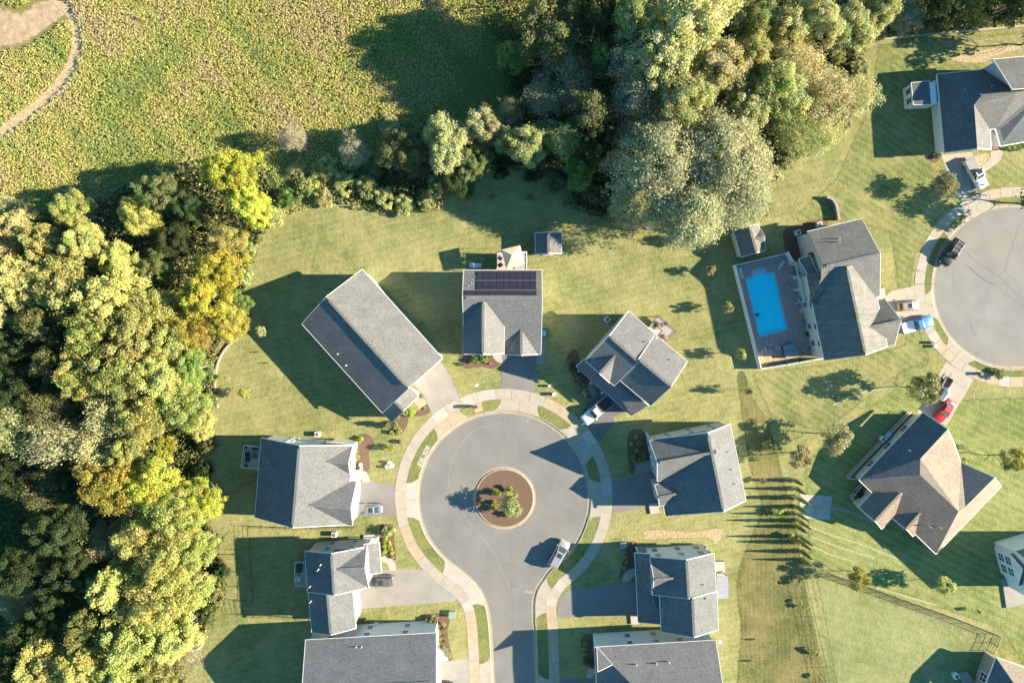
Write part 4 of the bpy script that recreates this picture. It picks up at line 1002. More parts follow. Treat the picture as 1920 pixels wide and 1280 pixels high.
TREES = [
# the left wood, meadow side
(440,325,48,13,'yellow','big','tall yellow tree with pale crown at the meadow corner of the left wood'),
(470,385,42,12,'lime','big','bright lime yellow tree just below the tall pale yellow crown'),
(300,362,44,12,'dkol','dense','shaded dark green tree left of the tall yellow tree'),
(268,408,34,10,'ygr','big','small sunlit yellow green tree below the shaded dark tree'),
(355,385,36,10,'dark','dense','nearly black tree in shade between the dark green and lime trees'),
(142,398,33,10,'palegr','big','pale green tree with red tips at the meadow edge'),
(18,388,34,9,'tan','bare','bare pale limbed tree at the left edge by the meadow'),
(48,428,34,10,'tan','big','tan leaved tree below the bare tree at the left edge'),
(98,462,44,12,'olive','big','olive tree below the red tipped tree'),
(172,462,42,13,'palegr','big','pale green tree right of the olive tree in the upper left wood'),
(232,492,38,11,'ygr','big','yellow green tree in the gap below the small sunlit tree'),
(330,452,36,9,'dark','dense','dark low tree deep in the shaded hollow of the upper left wood'),
(428,452,36,10,'ygr','big','yellow green tree at the lawn edge above the golden trees'),
(300,500,34,9,'dkol','dense','dull green tree at the foot of the shaded hollow'),
(418,505,44,12,'yellow','big','uppermost golden yellow tree along the lawn edge'),
(388,560,48,13,'yellow','big','middle golden yellow tree along the lawn edge'),
(428,605,36,10,'gold','big','lowest golden yellow tree, beside the long house shadow'),
(365,615,40,11,'gold','big','golden tree tucked left of the lowest golden tree'),
(450,570,24,7,'green','big','small green tree between golden trees and the house shadow'),
(15,478,38,12,'tan','big','sandy leaved tree at the left edge below the tan tree'),
(62,525,50,13,'pale','big','broad pale tree near the left edge, level with the golden trees'),
(10,572,42,12,'tan','big','tan tree cut by the left edge above the dark gap'),
(138,545,58,14,'olive','big','large olive tree in the heart of the left wood'),
(215,555,60,15,'ygr','big','large yellow green crown right of the big olive tree'),
(280,580,48,13,'ygr','big','yellow green tree left of the middle golden tree'),
(185,622,50,14,'bright','big','bright green crown below the large yellow green crown'),
(262,632,54,14,'olive','big','olive crown right of the bright green crown in mid wood'),
(322,640,46,12,'palegr','big','pale green tree below the golden trees in mid wood'),
(88,612,46,11,'dkol','dense','dull olive tree above the dark gap near the left edge'),
(28,650,44,10,'dark','dense','dark tree at the left edge beside the black gap'),
(115,680,44,11,'dkol','dense','dull tree right of the dark left edge tree'),
(165,705,50,13,'ygr','big','yellow green tree right of the black gap'),
(235,700,58,14,'olive','big','broad olive tree in the lower middle of the left wood'),
(305,705,54,13,'ygr','big','broad yellow green tree left of the curved garden edging'),
(362,690,40,10,'green','big','green tree touching the curved garden edging'),
(348,760,50,12,'bright','big','bright green tree beside the lower end of the curved edging'),
(275,775,56,13,'olive','big','olive tree left of the bright tree by the edging'),
(382,795,24,7,'ygr','big','small yellow green tree by the lawn above the white house'),
(310,838,26,7,'yellow','mid','small golden tree below the pinkish brown bush'),
(288,795,22,8,'rust','mid','small pinkish brown tree among the olive crowns'),
(205,775,46,12,'tan','airy','thin tan tree with visible twigs in the lower middle wood'),
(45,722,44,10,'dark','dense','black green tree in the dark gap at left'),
(95,765,44,10,'dkol','airy','thin dull tree under the dark gap'),
(28,805,48,11,'pale','airy','pale thin tree at the left edge below the dark gap'),
(112,830,54,12,'tan','airy','straw coloured thin tree near the left edge, lower half'),
(182,848,48,11,'tan','airy','straw coloured thin tree right of its twin'),
(250,842,42,11,'olive','big','olive tree above the yellow tan crown'),
# lower part of the left wood
(30,892,44,9,'dark','dense','dark tree at the left edge above the dark evergreen group'),
(88,912,48,9,'dkol','airy','murky thin tree above the dark evergreen group'),
(150,905,44,9,'dark','dense','dark tree left of the yellow tan crown'),
(218,905,58,14,'gold','big','yellow tan crown in the lower left wood'),
(288,905,52,13,'lime','big','lime green crown right of the yellow tan crown'),
(335,955,56,14,'bright','big','bright green crown facing the white house with the deck'),
(384,935,38,11,'lime','big','lime yellow crown nearest the white house with the deck'),
(122,992,54,12,'dark','dense','dark evergreen, upper one of the lower left group'),
(52,1062,48,11,'dark','dense','dark rounded evergreen by the lower left edge'),
(150,1062,48,11,'dark','dense','dark evergreen below and right of the upper one'),
(200,1012,36,10,'brown','airy','thin brown tree between evergreens and bright crowns'),
(268,1000,48,13,'ygr','big','yellow green crown below the lime crown'),
(318,1048,62,14,'ygr','big','largest yellow green crown in the lower left wood'),
(370,1025,42,12,'bright','big','bright crown overhanging the lawn below the lime yellow crown'),
(222,1092,46,13,'bright','big','bright crown right of the dark evergreens'),
(300,1122,58,14,'ygr','big','yellow green crown below the largest crown'),
(362,1105,42,12,'bright','big','bright crown at the lawn edge by the wire fence corner'),
(255,1185,58,14,'bright','big','bright crown near the bottom of the left wood'),
(330,1190,50,13,'ygr','big','yellow green crown by the lawn near the bottom edge'),
(180,1165,46,12,'dkol','big','dull green crown left of the bottom bright crown'),
(110,1132,44,10,'dark','dense','dark tree left of the dull green crown'),
(28,1130,50,9,'tan','bare','bare white limbed fallen looking tree at the lower left edge'),
(60,1192,46,10,'dark','dense','dark tree below the bare white limbs'),
(92,1245,54,12,'ygr','big','yellow green tree at the bottom edge, far left'),
(165,1240,52,13,'ygr','big','yellow green tree at the bottom edge beside the far left one'),
(232,1262,52,13,'bright','big','bright tree on the bottom edge below the bright crown'),
(300,1268,44,11,'olive','big','olive tree on the bottom edge by the shaded lawn'),
(350,1240,40,9,'tan','bare','bare twiggy tree at the bottom by the shaded lawn'),
(15,1255,46,10,'dark','dense','dark tree in the bottom left corner'),
# the top wood
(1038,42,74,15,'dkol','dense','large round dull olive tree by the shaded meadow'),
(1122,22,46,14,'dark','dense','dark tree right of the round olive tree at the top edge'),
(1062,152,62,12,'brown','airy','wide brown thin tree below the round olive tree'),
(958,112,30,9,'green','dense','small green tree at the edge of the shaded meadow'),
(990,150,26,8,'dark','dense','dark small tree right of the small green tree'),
(1128,115,27,10,'green','big','green tree poking up right of the wide brown tree'),
(1190,45,54,15,'olive','big','olive tree left of the tallest pale crown'),
(1290,55,84,19,'pale','big','tallest broad pale crown at the top of the wood'),
(1232,125,58,17,'tan','big','sandy crown below left of the tallest crown'),
(1338,135,58,16,'pale','big','pale crown below right of the tallest crown'),
(1272,195,58,16,'pale','big','pale crown below the sandy crown, above the willows'),
(1178,128,44,14,'grey','airy','grey thin tree left of the sandy crown'),
(1190,192,46,13,'grey','airy','grey thin tree below the other grey thin tree'),
(1408,28,50,14,'dkol','dense','dull green tree right of the tallest crown'),
(1470,62,42,12,'pale','big','pale tree beside the dull green tree at the top'),
(1402,112,42,13,'olive','big','olive tree in the dark gap of the top wood'),
(1448,172,58,15,'olive','big','big olive tree at the right side of the top wood'),
(1388,215,42,13,'pale','big','pale tree between the big olive tree and willows'),
(1502,128,48,13,'tan','airy','tan thin tree above right of the big olive tree'),
(1548,182,54,12,'tan','airy','tan thin tree at the right end of the wood'),
(1605,185,44,11,'pale','airy','thin pale tree overhanging the shadow of the top right house'),
(1492,248,46,10,'olive','airy','low olive thin tree at the lower right end of the wood'),
(1545,255,38,7,'pale','airy','low pale scrubby tree on the lawn end of the wood'),
(1530,42,48,13,'pale','big','pale tree at the top edge above the tan thin trees'),
(1592,52,44,10,'pale','big','pale tree at the top edge near the field edging'),
(1645,25,42,10,'olive','big','olive tree on the top edge left of the grey bush'),
(1692,30,38,7,'grey','dense','grey green bushy tree by the top field edging'),
(1762,8,46,11,'dark','dense','dark tree on the top edge, first right of the grey bush'),
(1825,4,48,12,'dark','dense','dark tree on the top edge, second right of the grey bush'),
(1892,6,50,12,'dark','dense','dark tree in the top right corner'),
(545,258,40,7,'grey','bare','bare grey tree at the meadow edge right of the tall yellow tree'),
(662,278,46,8,'grey','bare','bare grey tree in the middle of the meadow edge'),
(755,282,44,10,'dkol','dense','dark tree right of the middle bare grey tree'),
(838,268,50,12,'pale','big','sandy tree left end of the sunlit row below the shaded meadow'),
(905,240,44,11,'tan','big','yellowish sandy tree in the sunlit row'),
(958,205,34,10,'tan','bare','bare pale tree above the sunlit row'),
(985,272,48,12,'palegr','big','pale green tree at the right end of the sunlit row'),
(1056,262,40,12,'palegr','airy','thin pale green tree with visible limbs right of the sunlit row'),
(1088,322,36,9,'green','big','green tree over the shaded lawn left of the willows'),
(1118,272,38,10,'dark','dense','dark tree between the thin pale tree and the willows'),
(1105,212,42,12,'dkol','airy','dull thin tree above the dark tree by the willows'),
(1020,192,44,11,'grey','airy','grey thin tree below the wide brown tree'),
(852,328,36,8,'dark','dense','dark low tree below the sandy tree'),
(890,300,36,9,'dkol','big','dull green tree tucked under the yellowish sandy tree'),
(1235,305,86,14,'silver','willow','silvery willow, left one of the three big ones'),
(1345,300,94,15,'silver','willow','silvery willow, right one of the three big ones'),
(1290,385,76,12,'silver','willow','silvery willow in front nearest the lawn'),
(1385,365,56,11,'silver','willow','smaller silvery willow at the right near the small shed'),
(1195,372,44,10,'pale','willow','pale small willow at the left foot of the big ones'),
]
for t_ in TREES: tree(*t_[:6], t_[6])
GARDEN = [
(1732,730,33,7.5,'olive','mid','leafy olive tree beside the concrete driveway with the red car'),
(1566,820,31,6.5,'tan','mid','sandy leaved lawn tree left of the brown roofed house'),
(1501,857,23,6,'rust','mid','small rusty leaved lawn tree above the hedge row'),
(1772,346,25,5,'brown','mid','round brownish tree beside the top right driveway'),
(1902,860,26,6,'gold','mid','golden leaved tree at the right edge by the brown roofed house'),
(1610,1083,22,5.2,'gold','mid','small golden and red lawn tree by the black metal fence'),
(1770,1097,19,4.8,'ygr','mid','small yellow green lawn tree in the lower right lawn'),
(490,621,11,3.2,'pale','mid','tiny pale tree inside the long house shadow'),
(459,738,11,3.6,'lime','mid','tiny lime green tree on the lawn by the curved edging'),
(1365,577,11,4.0,'pale','mid','tiny pale tree left of the pool, upper of two'),
(1388,664,11,4.0,'pale','mid','tiny pale tree left of the pool, lower of two'),
(1333,506,10,3.2,'rust','mid','tiny rusty tree inside the pool house shadow'),
(1314,449,13,4.2,'palegr','mid','tiny pale green tree left of the small shed'),
(1405,733,9,4.0,'pale','mid','tiny pale tree at the top of the rough grass strip'),
(959,945,23,4.4,'palegr','mid','small leafy tree on the round island'),
(972,823,9,3,'lime','mid','zzz'),
(1968,372,52,9,'dkol','mid','tall tree at the right edge casting shade on the side street'),
(1962,60,44,9,'dkol','mid','tree at the right edge by the top field edging'),
]
for t_ in GARDEN:
    if t_[6] != 'zzz': tree(*t_[:6], t_[6])
def sapling(px, py, H, r, col, label, group=None):
    e = empty('sapling', W(px, py, 0), trng.uniform(0,6), label, 'sapling', group)
    inst('stem', STEM, e, s=(r*1.2,r*1.2,H*1.4)); inst('foliage', trng.choice(SHRUB), e, (0,0,H*.35), s=(r/.6,r/.6,H*.55/.95), color=jit(K[col]))
for i_, (px, py, H, r, col) in enumerate(sorted(((1423,800,1.6,.8,'pale'),(1432,835,1.5,.8,'pale'),(1428,900,1.4,.7,'pale'),(1454,957,1.6,.9,'ygr'),(1481,1003,1.5,.6,'ygr'),(1493,1090,1.5,.5,'ygr'),(1505,1134,1.5,.45,'ygr'),(1497,1126,1.2,.35,'pale'),
                          (1523,1216,1.5,.45,'ygr'),(1530,1222,1.4,.4,'pale'),(1533,1266,1.4,.4,'ygr'),(1440,1198,2.2,.16,'olive'),(1432,1238,2.2,.16,'olive')), key=lambda p: p[1])):
    sapling(px, py, H, r, col, 'thin young sapling in the rough grass strip, '+['first','second','third','fourth','fifth','sixth','seventh','eighth','ninth','tenth','eleventh','twelfth','thirteenth'][i_]+' from the top', 'saplings in the rough strip')
sapling(433,706,2.6,.35,'pale','thin bare sapling on the left lawn beside the curved edging')
sapling(1828,1141,1.8,.35,'rust','thin rusty sapling on the lower right lawn')
for px, py, w_ in ((925,370,'left'),(993,371,'middle'),(1060,383,'right')): sapling(px, py, 1.5, .6, 'green', w_+' one of three green saplings on the shaded lawn below the top wood', 'saplings on the shaded lawn')
def shrub(px, py, r, h, col, label, group=None, mesh=None, name='shrub'):
    e = empty(name, W(px, py, 0), trng.uniform(0,6.28), label, 'shrub', group)
    inst('foliage', mesh or trng.choice(SHRUB), e, s=(r/.6,r/.6,h/.95), color=jit(K[col])); inst('stem', STEM, e, s=(r*.8,r*.8,h*.8)); return e
HED = [(1490,901),(1490.5,916),(1491.5,931),(1493,946),(1494,961),(1496,975),(1497.5,989),(1499.5,1003),(1501.5,1017),(1504,1033),(1506.5,1048)]
for i, (x, y) in enumerate(HED):
    e = empty('hedge_conifer', W(x, y, 0), trng.uniform(0,6.28), ['topmost','second','third','fourth','fifth','sixth','seventh','eighth','ninth','tenth','lowest'][i]+' conifer in the hedge row beside the concrete patio', 'conifer', 'hedge row of conifers')
    s = trng.uniform(.74,1.12); e.location.x += trng.uniform(-.35,.35); e.location.y += trng.uniform(-.3,.3); inst('foliage', CONE[i%2], e, s=(trng.uniform(.5,.72),trng.uniform(.5,.72),s*1.05), color=jit(K['olive'] if i%3 else K['green'], .15)); inst('trunk', TRUNKM[0], e, s=(.25,.25,.4))
# scrub along the meadow and wood edges
NEAR = ['the middle bare grey tree','the meadow tip','the dark tree foot','the lawn top','the lawn corner','the low dark tree','the sandy tree foot','the first bare tree','the lime tree','the lime tree foot','the upper lawn curve',
        'the first bare grey trunk','the shaded middle','the sandy tree shade','the shaded meadow','the sunlit weeds','the left willow','the small willow','the green tree','the small shed','the right willow','the yellowish thin tree',
        'the stone edging top','the stone edging foot','the stone edging bend','the short edging','the white house lawn','the fallen branch','the wire fence lawn','the fence corner','the lower fence','the fallen trunk',
        'the tan thin trees','the thin pale tree','the timber edging','the overhanging tree','the golden trees','the uppermost golden tree','the left sapling','the middle sapling','the right sapling','the pale green tree']
_cw = dict(ygr='yellow green', olive='olive', pale='pale', green='green', dkol='dull dark', dark='dark', palegr='pale green'); _cnt = {}
for i, (x, y, r, c) in enumerate([(612,318,26,'ygr'),(648,345,24,'ygr'),(690,352,24,'olive'),(722,372,22,'ygr'),(760,385,22,'ygr'),(800,378,20,'olive'),(822,350,24,'olive'),(580,352,24,'ygr'),(545,372,24,'green'),(515,408,22,'ygr'),(610,372,20,'pale'),
        (560,320,22,'pale'),(700,318,24,'dkol'),(790,320,26,'dkol'),(780,255,28,'dkol'),(735,240,26,'pale'),(1130,370,24,'dkol'),(1150,405,20,'green'),(1105,360,20,'dkol'),(1420,400,20,'palegr'),(1440,330,22,'pale'),(1470,300,22,'olive'),
        (395,700,20,'green'),(398,745,18,'dkol'),(375,660,22,'dkol'),(392,830,20,'dkol'),(385,880,22,'dark'),(410,1010,18,'dkol'),(420,1060,18,'dark'),(408,1110,20,'olive'),(390,1150,20,'dkol'),(365,1200,20,'olive'),
        (1560,110,20,'olive'),(1610,130,18,'pale'),(1640,70,16,'pale'),(1580,230,16,'pale'),(460,520,18,'ygr'),(470,470,18,'ygr'),(880,360,14,'dkol'),(1000,330,18,'dark'),(1040,350,18,'dkol'),(940,325,16,'dark')]):
    zn = ('left wood edge' if x < 500 else 'meadow edge' if x < 860 else 'shaded lawn edge' if x < 1200 else 'right end of the top wood'); _cnt[(zn,c)] = _cnt.get((zn,c), 0)+1
    shrub(x, y, r*.088, trng.uniform(1.5,2.4), c, _cw[c]+' scrub bush at the '+zn+', near '+NEAR[i], 'scrub bushes along the wood edges', mesh=None, name='scrub_bush')
# replace the small meshes of the scrub by the larger leafy bush
for o in list(bpy.data.objects):
    if o.name.startswith('scrub_bush'):
        for c in o.children:
            if c.name.startswith('foliage'): c.data = trng.choice(BUSH); c.scale = (c.scale.x*.6/2, c.scale.y*.6/2, c.scale.z*.95/2.6)
# garden beds
ORD = ['first','second','third','fourth','fifth','sixth','seventh','eighth','ninth','tenth','eleventh','twelfth','thirteenth','fourteenth','fifteenth','sixteenth','seventeenth']
def many(lst, label, group):
    ys = [p[1] for p in lst]; xs = [p[0] for p in lst]; v_ = (max(ys)-min(ys)) >= (max(xs)-min(xs))
    for i, (px, py, r, h, c) in enumerate(sorted(lst, key=lambda p: p[1] if v_ else p[0])): shrub(px, py, r, h, c, label+', '+ORD[i]+(' from top' if v_ else ' from left'), group)
for px, py, w in ((930.5,921,'upper left'),(956.5,914,'upper right'),(927,946,'lower left'),(953,962,'lowest')): shrub(px, py, .75 if w!='lowest' else .6, 1.1, 'yellow', w+' round yellow shrub on the round island')
shrub(889,672,.75,1.1,'green','left of two dark green shrubs before the solar roof house'); shrub(905.5,671,.75,1.1,'green','right of two dark green shrubs before the solar roof house')
many([(883,679,.3,.4,'lime'),(896,678,.28,.4,'lime'),(911,678,.3,.4,'lime'),(919,681,.25,.4,'pale'),(868,682,.3,.8,'dkol')], 'little bedding plant in the bed before the solar roof house', 'bedding plants before the solar roof house')
many([(777,725,.4,.6,'gold'),(781,730,.35,.5,'gold'),(785,735,.35,.5,'yellow'),(789,742,.45,.6,'green')], 'little yellow plant between the long house and its driveway', 'plants beside the long house driveway')
many([(773,773,.65,.9,'lime'),(768,763,.5,.8,'ygr'),(760,772,.6,1.0,'bright'),(747,783,.45,.7,'bright'),(748,806,.6,.8,'lime'),(735,809,.5,.7,'yellow'),(742,797,.8,1.4,'palegr'),(797,766,.3,.3,'tan')], 'rounded shrub in the bed at the corner of the long house', 'shrubs in the long house bed')
shrub(729,795,.55,2.6,'dkol','tall upright shrub at the corner of the long house', mesh=None); shrub(722,770,.45,1.8,'dkol','dark upright shrub against the long house wall')
many([(676,823,.6,.8,'lime'),(668,848,.55,.7,'ygr'),(671,858,.5,.6,'ygr'),(668,866,.4,.6,'olive')], 'low yellow green shrub in the bed of the white house with deck', 'shrubs in the white house bed')
shrub(734,838,.65,1.7,'gold','lone golden shrub on the lawn of the white house with deck')
many([(722,1012,.5,.6,'lime'),(722,1022,.5,.6,'lime'),(722,1032,.5,.6,'lime'),(731,1018,.42,.6,'lime'),(732,1026,.45,.6,'lime'),(735,1035,.4,.5,'lime'),(736,1043,.35,.5,'ygr')], 'round lime shrub in the porch bed of the stepped house', 'lime shrubs in the porch bed')
shrub(729,993,1.15,1.7,'ygr','large leafy shrub at the top of the porch bed')
many([(805,1163,1.0,1.3,'pale'),(816,1160,.8,1.2,'pale')], 'pale flowering shrub at the top of the bottom left bed', 'pale shrubs in the bottom left bed')
shrub(817,1174,.7,.9,'red','red leaved shrub in the bottom left bed'); shrub(822,1184,.5,.7,'gold','upper golden shrub in the bottom left bed'); shrub(822,1197,.65,.8,'yellow','lower golden shrub in the bottom left bed')
many([(832,1166,.5,.7,'palegr'),(833,1176,.35,.5,'dkol'),(833,1188,.35,.5,'dkol'),(834,1201,.35,.5,'dkol'),(821,1209,.5,.6,'palegr'),(832,1213,.4,.4,'pale'),(837,1218,.4,.4,'pale'),(841,1223,.35,.4,'pale'),(844,1228,.35,.4,'pale')], 'small plant edging the bottom left bed', 'edging plants in the bottom left bed')
many([(1177,1020,.35,.5,'ygr'),(1171,1032,.4,.5,'ygr'),(1172,1043,.35,.5,'ygr'),(1173,1054,.35,.5,'ygr'),(1170,1063,.4,.5,'ygr')], 'small round shrub in the shaded bed of the metal roofed deck house', 'shrubs in the shaded lower right bed')
many([(1096,1203,.5,.7,'bright'),(1095,1213,.45,.6,'bright'),(1096,1224,.45,.6,'bright'),(1097,1240,.6,.8,'green'),(1110,1243,.6,.8,'green')], 'green shrub in the shaded bed by the bottom right house', 'shrubs by the bottom right house')
many([(1192,819,.4,.5,'ygr'),(1183,832,.35,.5,'ygr'),(1199,831,.6,.9,'green'),(1194,843,.5,.6,'ygr'),(1204,851,.6,.8,'green'),(1187,855,.45,.6,'gold'),(1190,865,.45,.5,'palegr'),(1198,862,.5,.6,'palegr'),(1206,860,.45,.5,'palegr'),(1184,872,.4,.5,'grey'),(1185,881,.45,.5,'grey')], 'round shrub in the shaded bed of the two gabled grey house', 'shrubs in the shaded bed right of the circle')
many([(1067,680,.7,.9,'brown'),(1072,690,.7,.9,'dkol'),(1080,700,.7,.8,'dkol'),(1085,712,.8,.9,'brown'),(1090,723,.9,1.0,'brown'),(1096,735,.9,1.0,'tan'),(1100,745,.7,.8,'brown')], 'brown leafy perennial in the shaded bed of the dormer house', 'perennials by the dormer house')
shrub(1867,699,.0+1.0,1.3,'olive','clipped round bush on the side street verge')
shrub(1757,294,.55,.9,'green','small green shrub at the corner of the top right house')
many([(1887,276,.7,.9,'palegr'),(1897,275,.7,.9,'palegr'),(1908,275,.7,.9,'palegr'),(1917,273,.7,.9,'palegr')], 'foundation shrub below the porch of the top right house', 'foundation shrubs of the top right house')
many([(1420,590,.3,.4,'green'),(1540,612,.4,.5,'green'),(1553,630,.4,.5,'dkol'),(1520,650,.3,.4,'dkol'),(1448,684,.35,.4,'ygr'),(1438,686,.35,.4,'pale'),(1470,680,.3,.4,'dkol'),(1500,676,.3,.4,'dkol')], 'small plant in the bed along the white pool fence', 'plants along the pool fence')
# ------------------------------------------------------------------ weeds and undergrowth
def scatter(name, poly, dens, h, size, cols, label, seed, excl=(), lean=.5, cat='weeds', low=.35):
    rs = np.random.RandomState(seed); xs = [p[0] for p in poly]; ys = [p[1] for p in poly]
    x0, x1, y0, y1 = max(min(xs),-96), min(max(xs),96), max(min(ys),-70), min(max(ys),64)
    n = int((x1-x0)*(y1-y0)*dens); X = rs.uniform(x0,x1,n); Y = rs.uniform(y0,y1,n); k = inside_np(X, Y, poly)
    for e in excl: k &= ~inside_np(X+rs.normal(size=n)*.3, Y+rs.normal(size=n)*.3, e)
    X, Y = X[k], Y[k]; n = len(X)
    big_ = np.sin(X*.11+2.1*np.sin(Y*.07+1))+np.sin(Y*.13+1.6*np.sin(X*.09))
    hn = (.95*big_+np.sin(X*.31+1.3*np.sin(Y*.23))+np.sin(Y*.37+1.7*np.sin(X*.19+2))+.8*np.sin(X*.9+Y*.7)+rs.normal(size=n)*.8)/2.2
    Z = h*(low+(1-low)*rs.uniform(0,1,n)**.7)*(1+.12*hn)
    C = np.stack([X,Y,np.maximum(.05,Z)],1); Nn = rs.normal(size=(n,3))*lean+np.array([[.45,0,.8]])
    cols = np.array(cols); idx = np.clip(((hn+1.2)/2.4*len(cols)).astype(int)+rs.randint(-1,2,n), 0, len(cols)-1)
    T = cols[idx]*(1+rs.uniform(-.3,.3,(n,1)))
    me = quads(name, C, Nn, size*rs.uniform(.6,1.35,n), T, M_weed, 1.25, rs); o = inst(name, me, color=(1,1,1)); return tag(o, label, cat, kind='stuff')
track_w = [*PX([(90,-20),(128,8),(152,40),(158,85),(146,130),(118,172),(80,208),(40,238),(0,262),(-80,310)]), *PX([(-80,280),(0,240),(32,218),(64,192),(102,158),(126,120),(138,84),(136,52),(120,22),(80,0)])]
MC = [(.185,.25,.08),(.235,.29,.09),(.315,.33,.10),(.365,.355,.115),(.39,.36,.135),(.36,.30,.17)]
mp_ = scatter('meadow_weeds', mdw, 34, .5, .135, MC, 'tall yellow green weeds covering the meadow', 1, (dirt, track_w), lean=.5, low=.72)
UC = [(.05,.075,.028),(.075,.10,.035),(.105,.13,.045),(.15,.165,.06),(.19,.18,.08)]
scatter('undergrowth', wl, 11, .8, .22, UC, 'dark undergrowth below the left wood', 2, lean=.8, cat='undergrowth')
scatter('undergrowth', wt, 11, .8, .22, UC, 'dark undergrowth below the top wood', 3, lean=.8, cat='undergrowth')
# ------------------------------------------------------------------ street details
def ringmesh(c, r0, r1, z0, z1, n=72):
    V = []; cw = W2(*c)
    for k in range(n):
        t = 2*math.pi*k/n; V += [(cw.x+r0*math.cos(t), cw.y+r0*math.sin(t), z0), (cw.x+r1*math.cos(t), cw.y+r1*math.sin(t), z1)]
    return V, [(2*k, 2*k+1, (2*k+3)%(2*n), (2*k+2)%(2*n)) for k in range(n)]
IC = (945.6, 933.7); u = 120/FPX
m = MB()
for r0, r1, z0, z1 in ((59.3,55.6,-.126,-.112),(55.6,55.0,-.112,.018),(55.0,53.0,.018,.022),(53.0,52.9,.022,-.1)): m.add(*ringmesh(IC, r0*u, r1*u, z0, z1))
isl = S(m.build('island_kerb', M_kerb)); bmesh_fix(isl)
jt = MB(); cw = W2(*IC)
for k in range(14):
    t = 2*math.pi*k/14+.2
    for r0, r1, z in ((55.8,59.1,-.10),(53.1,54.9,.028)): jt.bar((cw.x+r0*u*math.cos(t),cw.y+r0*u*math.sin(t),z),(cw.x+r1*u*math.cos(t),cw.y+r1*u*math.sin(t),z),.035,.02)
jt.build('kerb_joint', M_joint, isl)
S(MB().prism([(cw.x+53*u*math.cos(2*math.pi*k/64), cw.y+53*u*math.sin(2*math.pi*k/64)) for k in range(64)], -.2, .0).build('island_mulch', M_mulch))
M_seal = plain('crack_sealant_pale', (.225,.225,.215), .9, coord='pos'); M_crack = plain('crack_dark', (.11,.11,.105), .9, coord='pos')
M_rustpatch = plain('road_patch_tan', (.27,.215,.16), .9, coord='pos', var=.2)
def crackline(pts, w, mat, seed):
    rs = random.Random(seed); P = smooth_poly([Vector(p) for p in pts], 7, False); P = [(p.x+rs.uniform(-.7,.7), p.y+rs.uniform(-.7,.7)) for p in P]
    S(ribbon('road_crack', P, w, -.1255, mat))
crackline([(948,789),(925,796),(900,803),(880,815),(862,835),(850,858),(842,885),(840,915)], .09, M_seal, 1)
crackline([(866,958),(880,980),(898,1000),(915,1022),(930,1042),(940,1070),(950,1092),(957,1103)], .09, M_seal, 2)
crackline([(957,1103),(972,1107),(985,1111),(996,1112)], .08, M_seal, 3)
crackline([(944,780),(943,815),(947,850),(948,870)], .05, M_crack, 4)
crackline([(958,1000),(958,1060),(960,1120),(962,1200),(963,1290)], .05, M_crack, 5)
crackline([(1912,420),(1903,450),(1892,480),(1884,508),(1876,517),(1902,545),(1920,560)], .08, M_crack, 6)
crackline([(1884,508),(1900,520),(1905,525)], .06, M_crack, 7)
crackline([(1806,466),(1830,490),(1862,510),(1876,520)], .09, M_crack, 8)
crackline([(1815,498),(1826,508),(1838,518),(1852,528),(1864,532)], .22, M_crack, 9)
crackline([(1858,535),(1850,555),(1840,566),(1830,575)], .06, M_crack, 10)
crackline([(1864,532),(1885,550),(1905,565),(1925,580)], .06, M_crack, 13)
crackline([(1786,512),(1789,525),(1786,545)], .05, M_crack, 11)
crackline([(1820,608),(1826,622),(1830,630)], .07, M_crack, 12)
S(sheet('road_patch', PX([(984,1107),(997,1106),(1000,1110),(995,1113),(986,1112)]), [], -.1265, M_rustpatch))
M_bluepaint = plain('blue_survey_paint', (.12,.30,.55), .8)
S(sheet('survey_mark', PX([(988,786),(991,785),(990,792),(988,793)]), [], -.1245, M_bluepaint))
M_iron = plain('rusty_iron_lid', (.20,.115,.07), .7, var=.3, vs=6); M_irong = plain('grey_iron_lid', (.16,.155,.15), .6, var=.2, vs=6)
def lid(px, py, r, mat, z, name='manhole_cover', label=None):
    o = MB().lathe([(r*1.12,z-.02),(r*1.12,z+.004),(r*1.0,z+.004),(r*.98,z+.012),(r*.5,z+.016),(.001,z+.016)], 18).build(name, mat, loc=W(px,py,0)); tag(o, label, 'manhole'); return o
inl = S(MB().prism(PX([(799.5,833.5),(806.5,838.5),(790,877),(781,870)]), -.05, .034).build('storm_inlet', M_conc))
for a, b in (((797,845),(798.5,846)),((799.5,842.5),(801,843.5)),((786.5,864.5),(788,865.5)),((789,866.5),(790.5,867.5))):
    p, q = W2(*a), W2(*b); MB().bar((p.x,p.y,.046),(q.x,q.y,.046),.12,.02).build('lift_slot', M_black, inl)
lid(793.7,855,.30,M_iron,.034,label='round rusty lid on the storm drain left of the circle')
S(MB().prism(PX([(1770,436),(1781,424),(1788,430),(1777,443)]), -.05, .032).build('storm_inlet', M_conc))
lid(1777.5,433,.30,M_irong,.032,label='round grey lid in the verge above the parked black car')
lid(1722.5,507.5,.26,M_irong,.034,label='round grey lid in the side street sidewalk')
slab('mailbox_pad', [(884,755),(901,748),(906.5,769.5),(891,773.5)], .028, M_conc_w)
e = empty('cluster_mailbox', W(892,761.5,.028), R(12), 'grey cluster mailbox on a pedestal by the sidewalk', 'mailbox')
MB().box(-.16,.16,-.12,.12,0,.6,.02).build('pedestal', M_dkgrey, e); bx_ = MB().box(-.40,.40,-.24,.24,.6,1.55,.03).build('cabinet', M_dkgrey, e)
for i in range(3):
    for j in range(4): MB().box(-.36+i*.25,-.14+i*.25,-.262,-.238,.64+j*.22,.83+j*.22,.006).build('mail_door', M_grey, bx_)
M_util = plain('utility_green', (.20,.27,.22), .6)
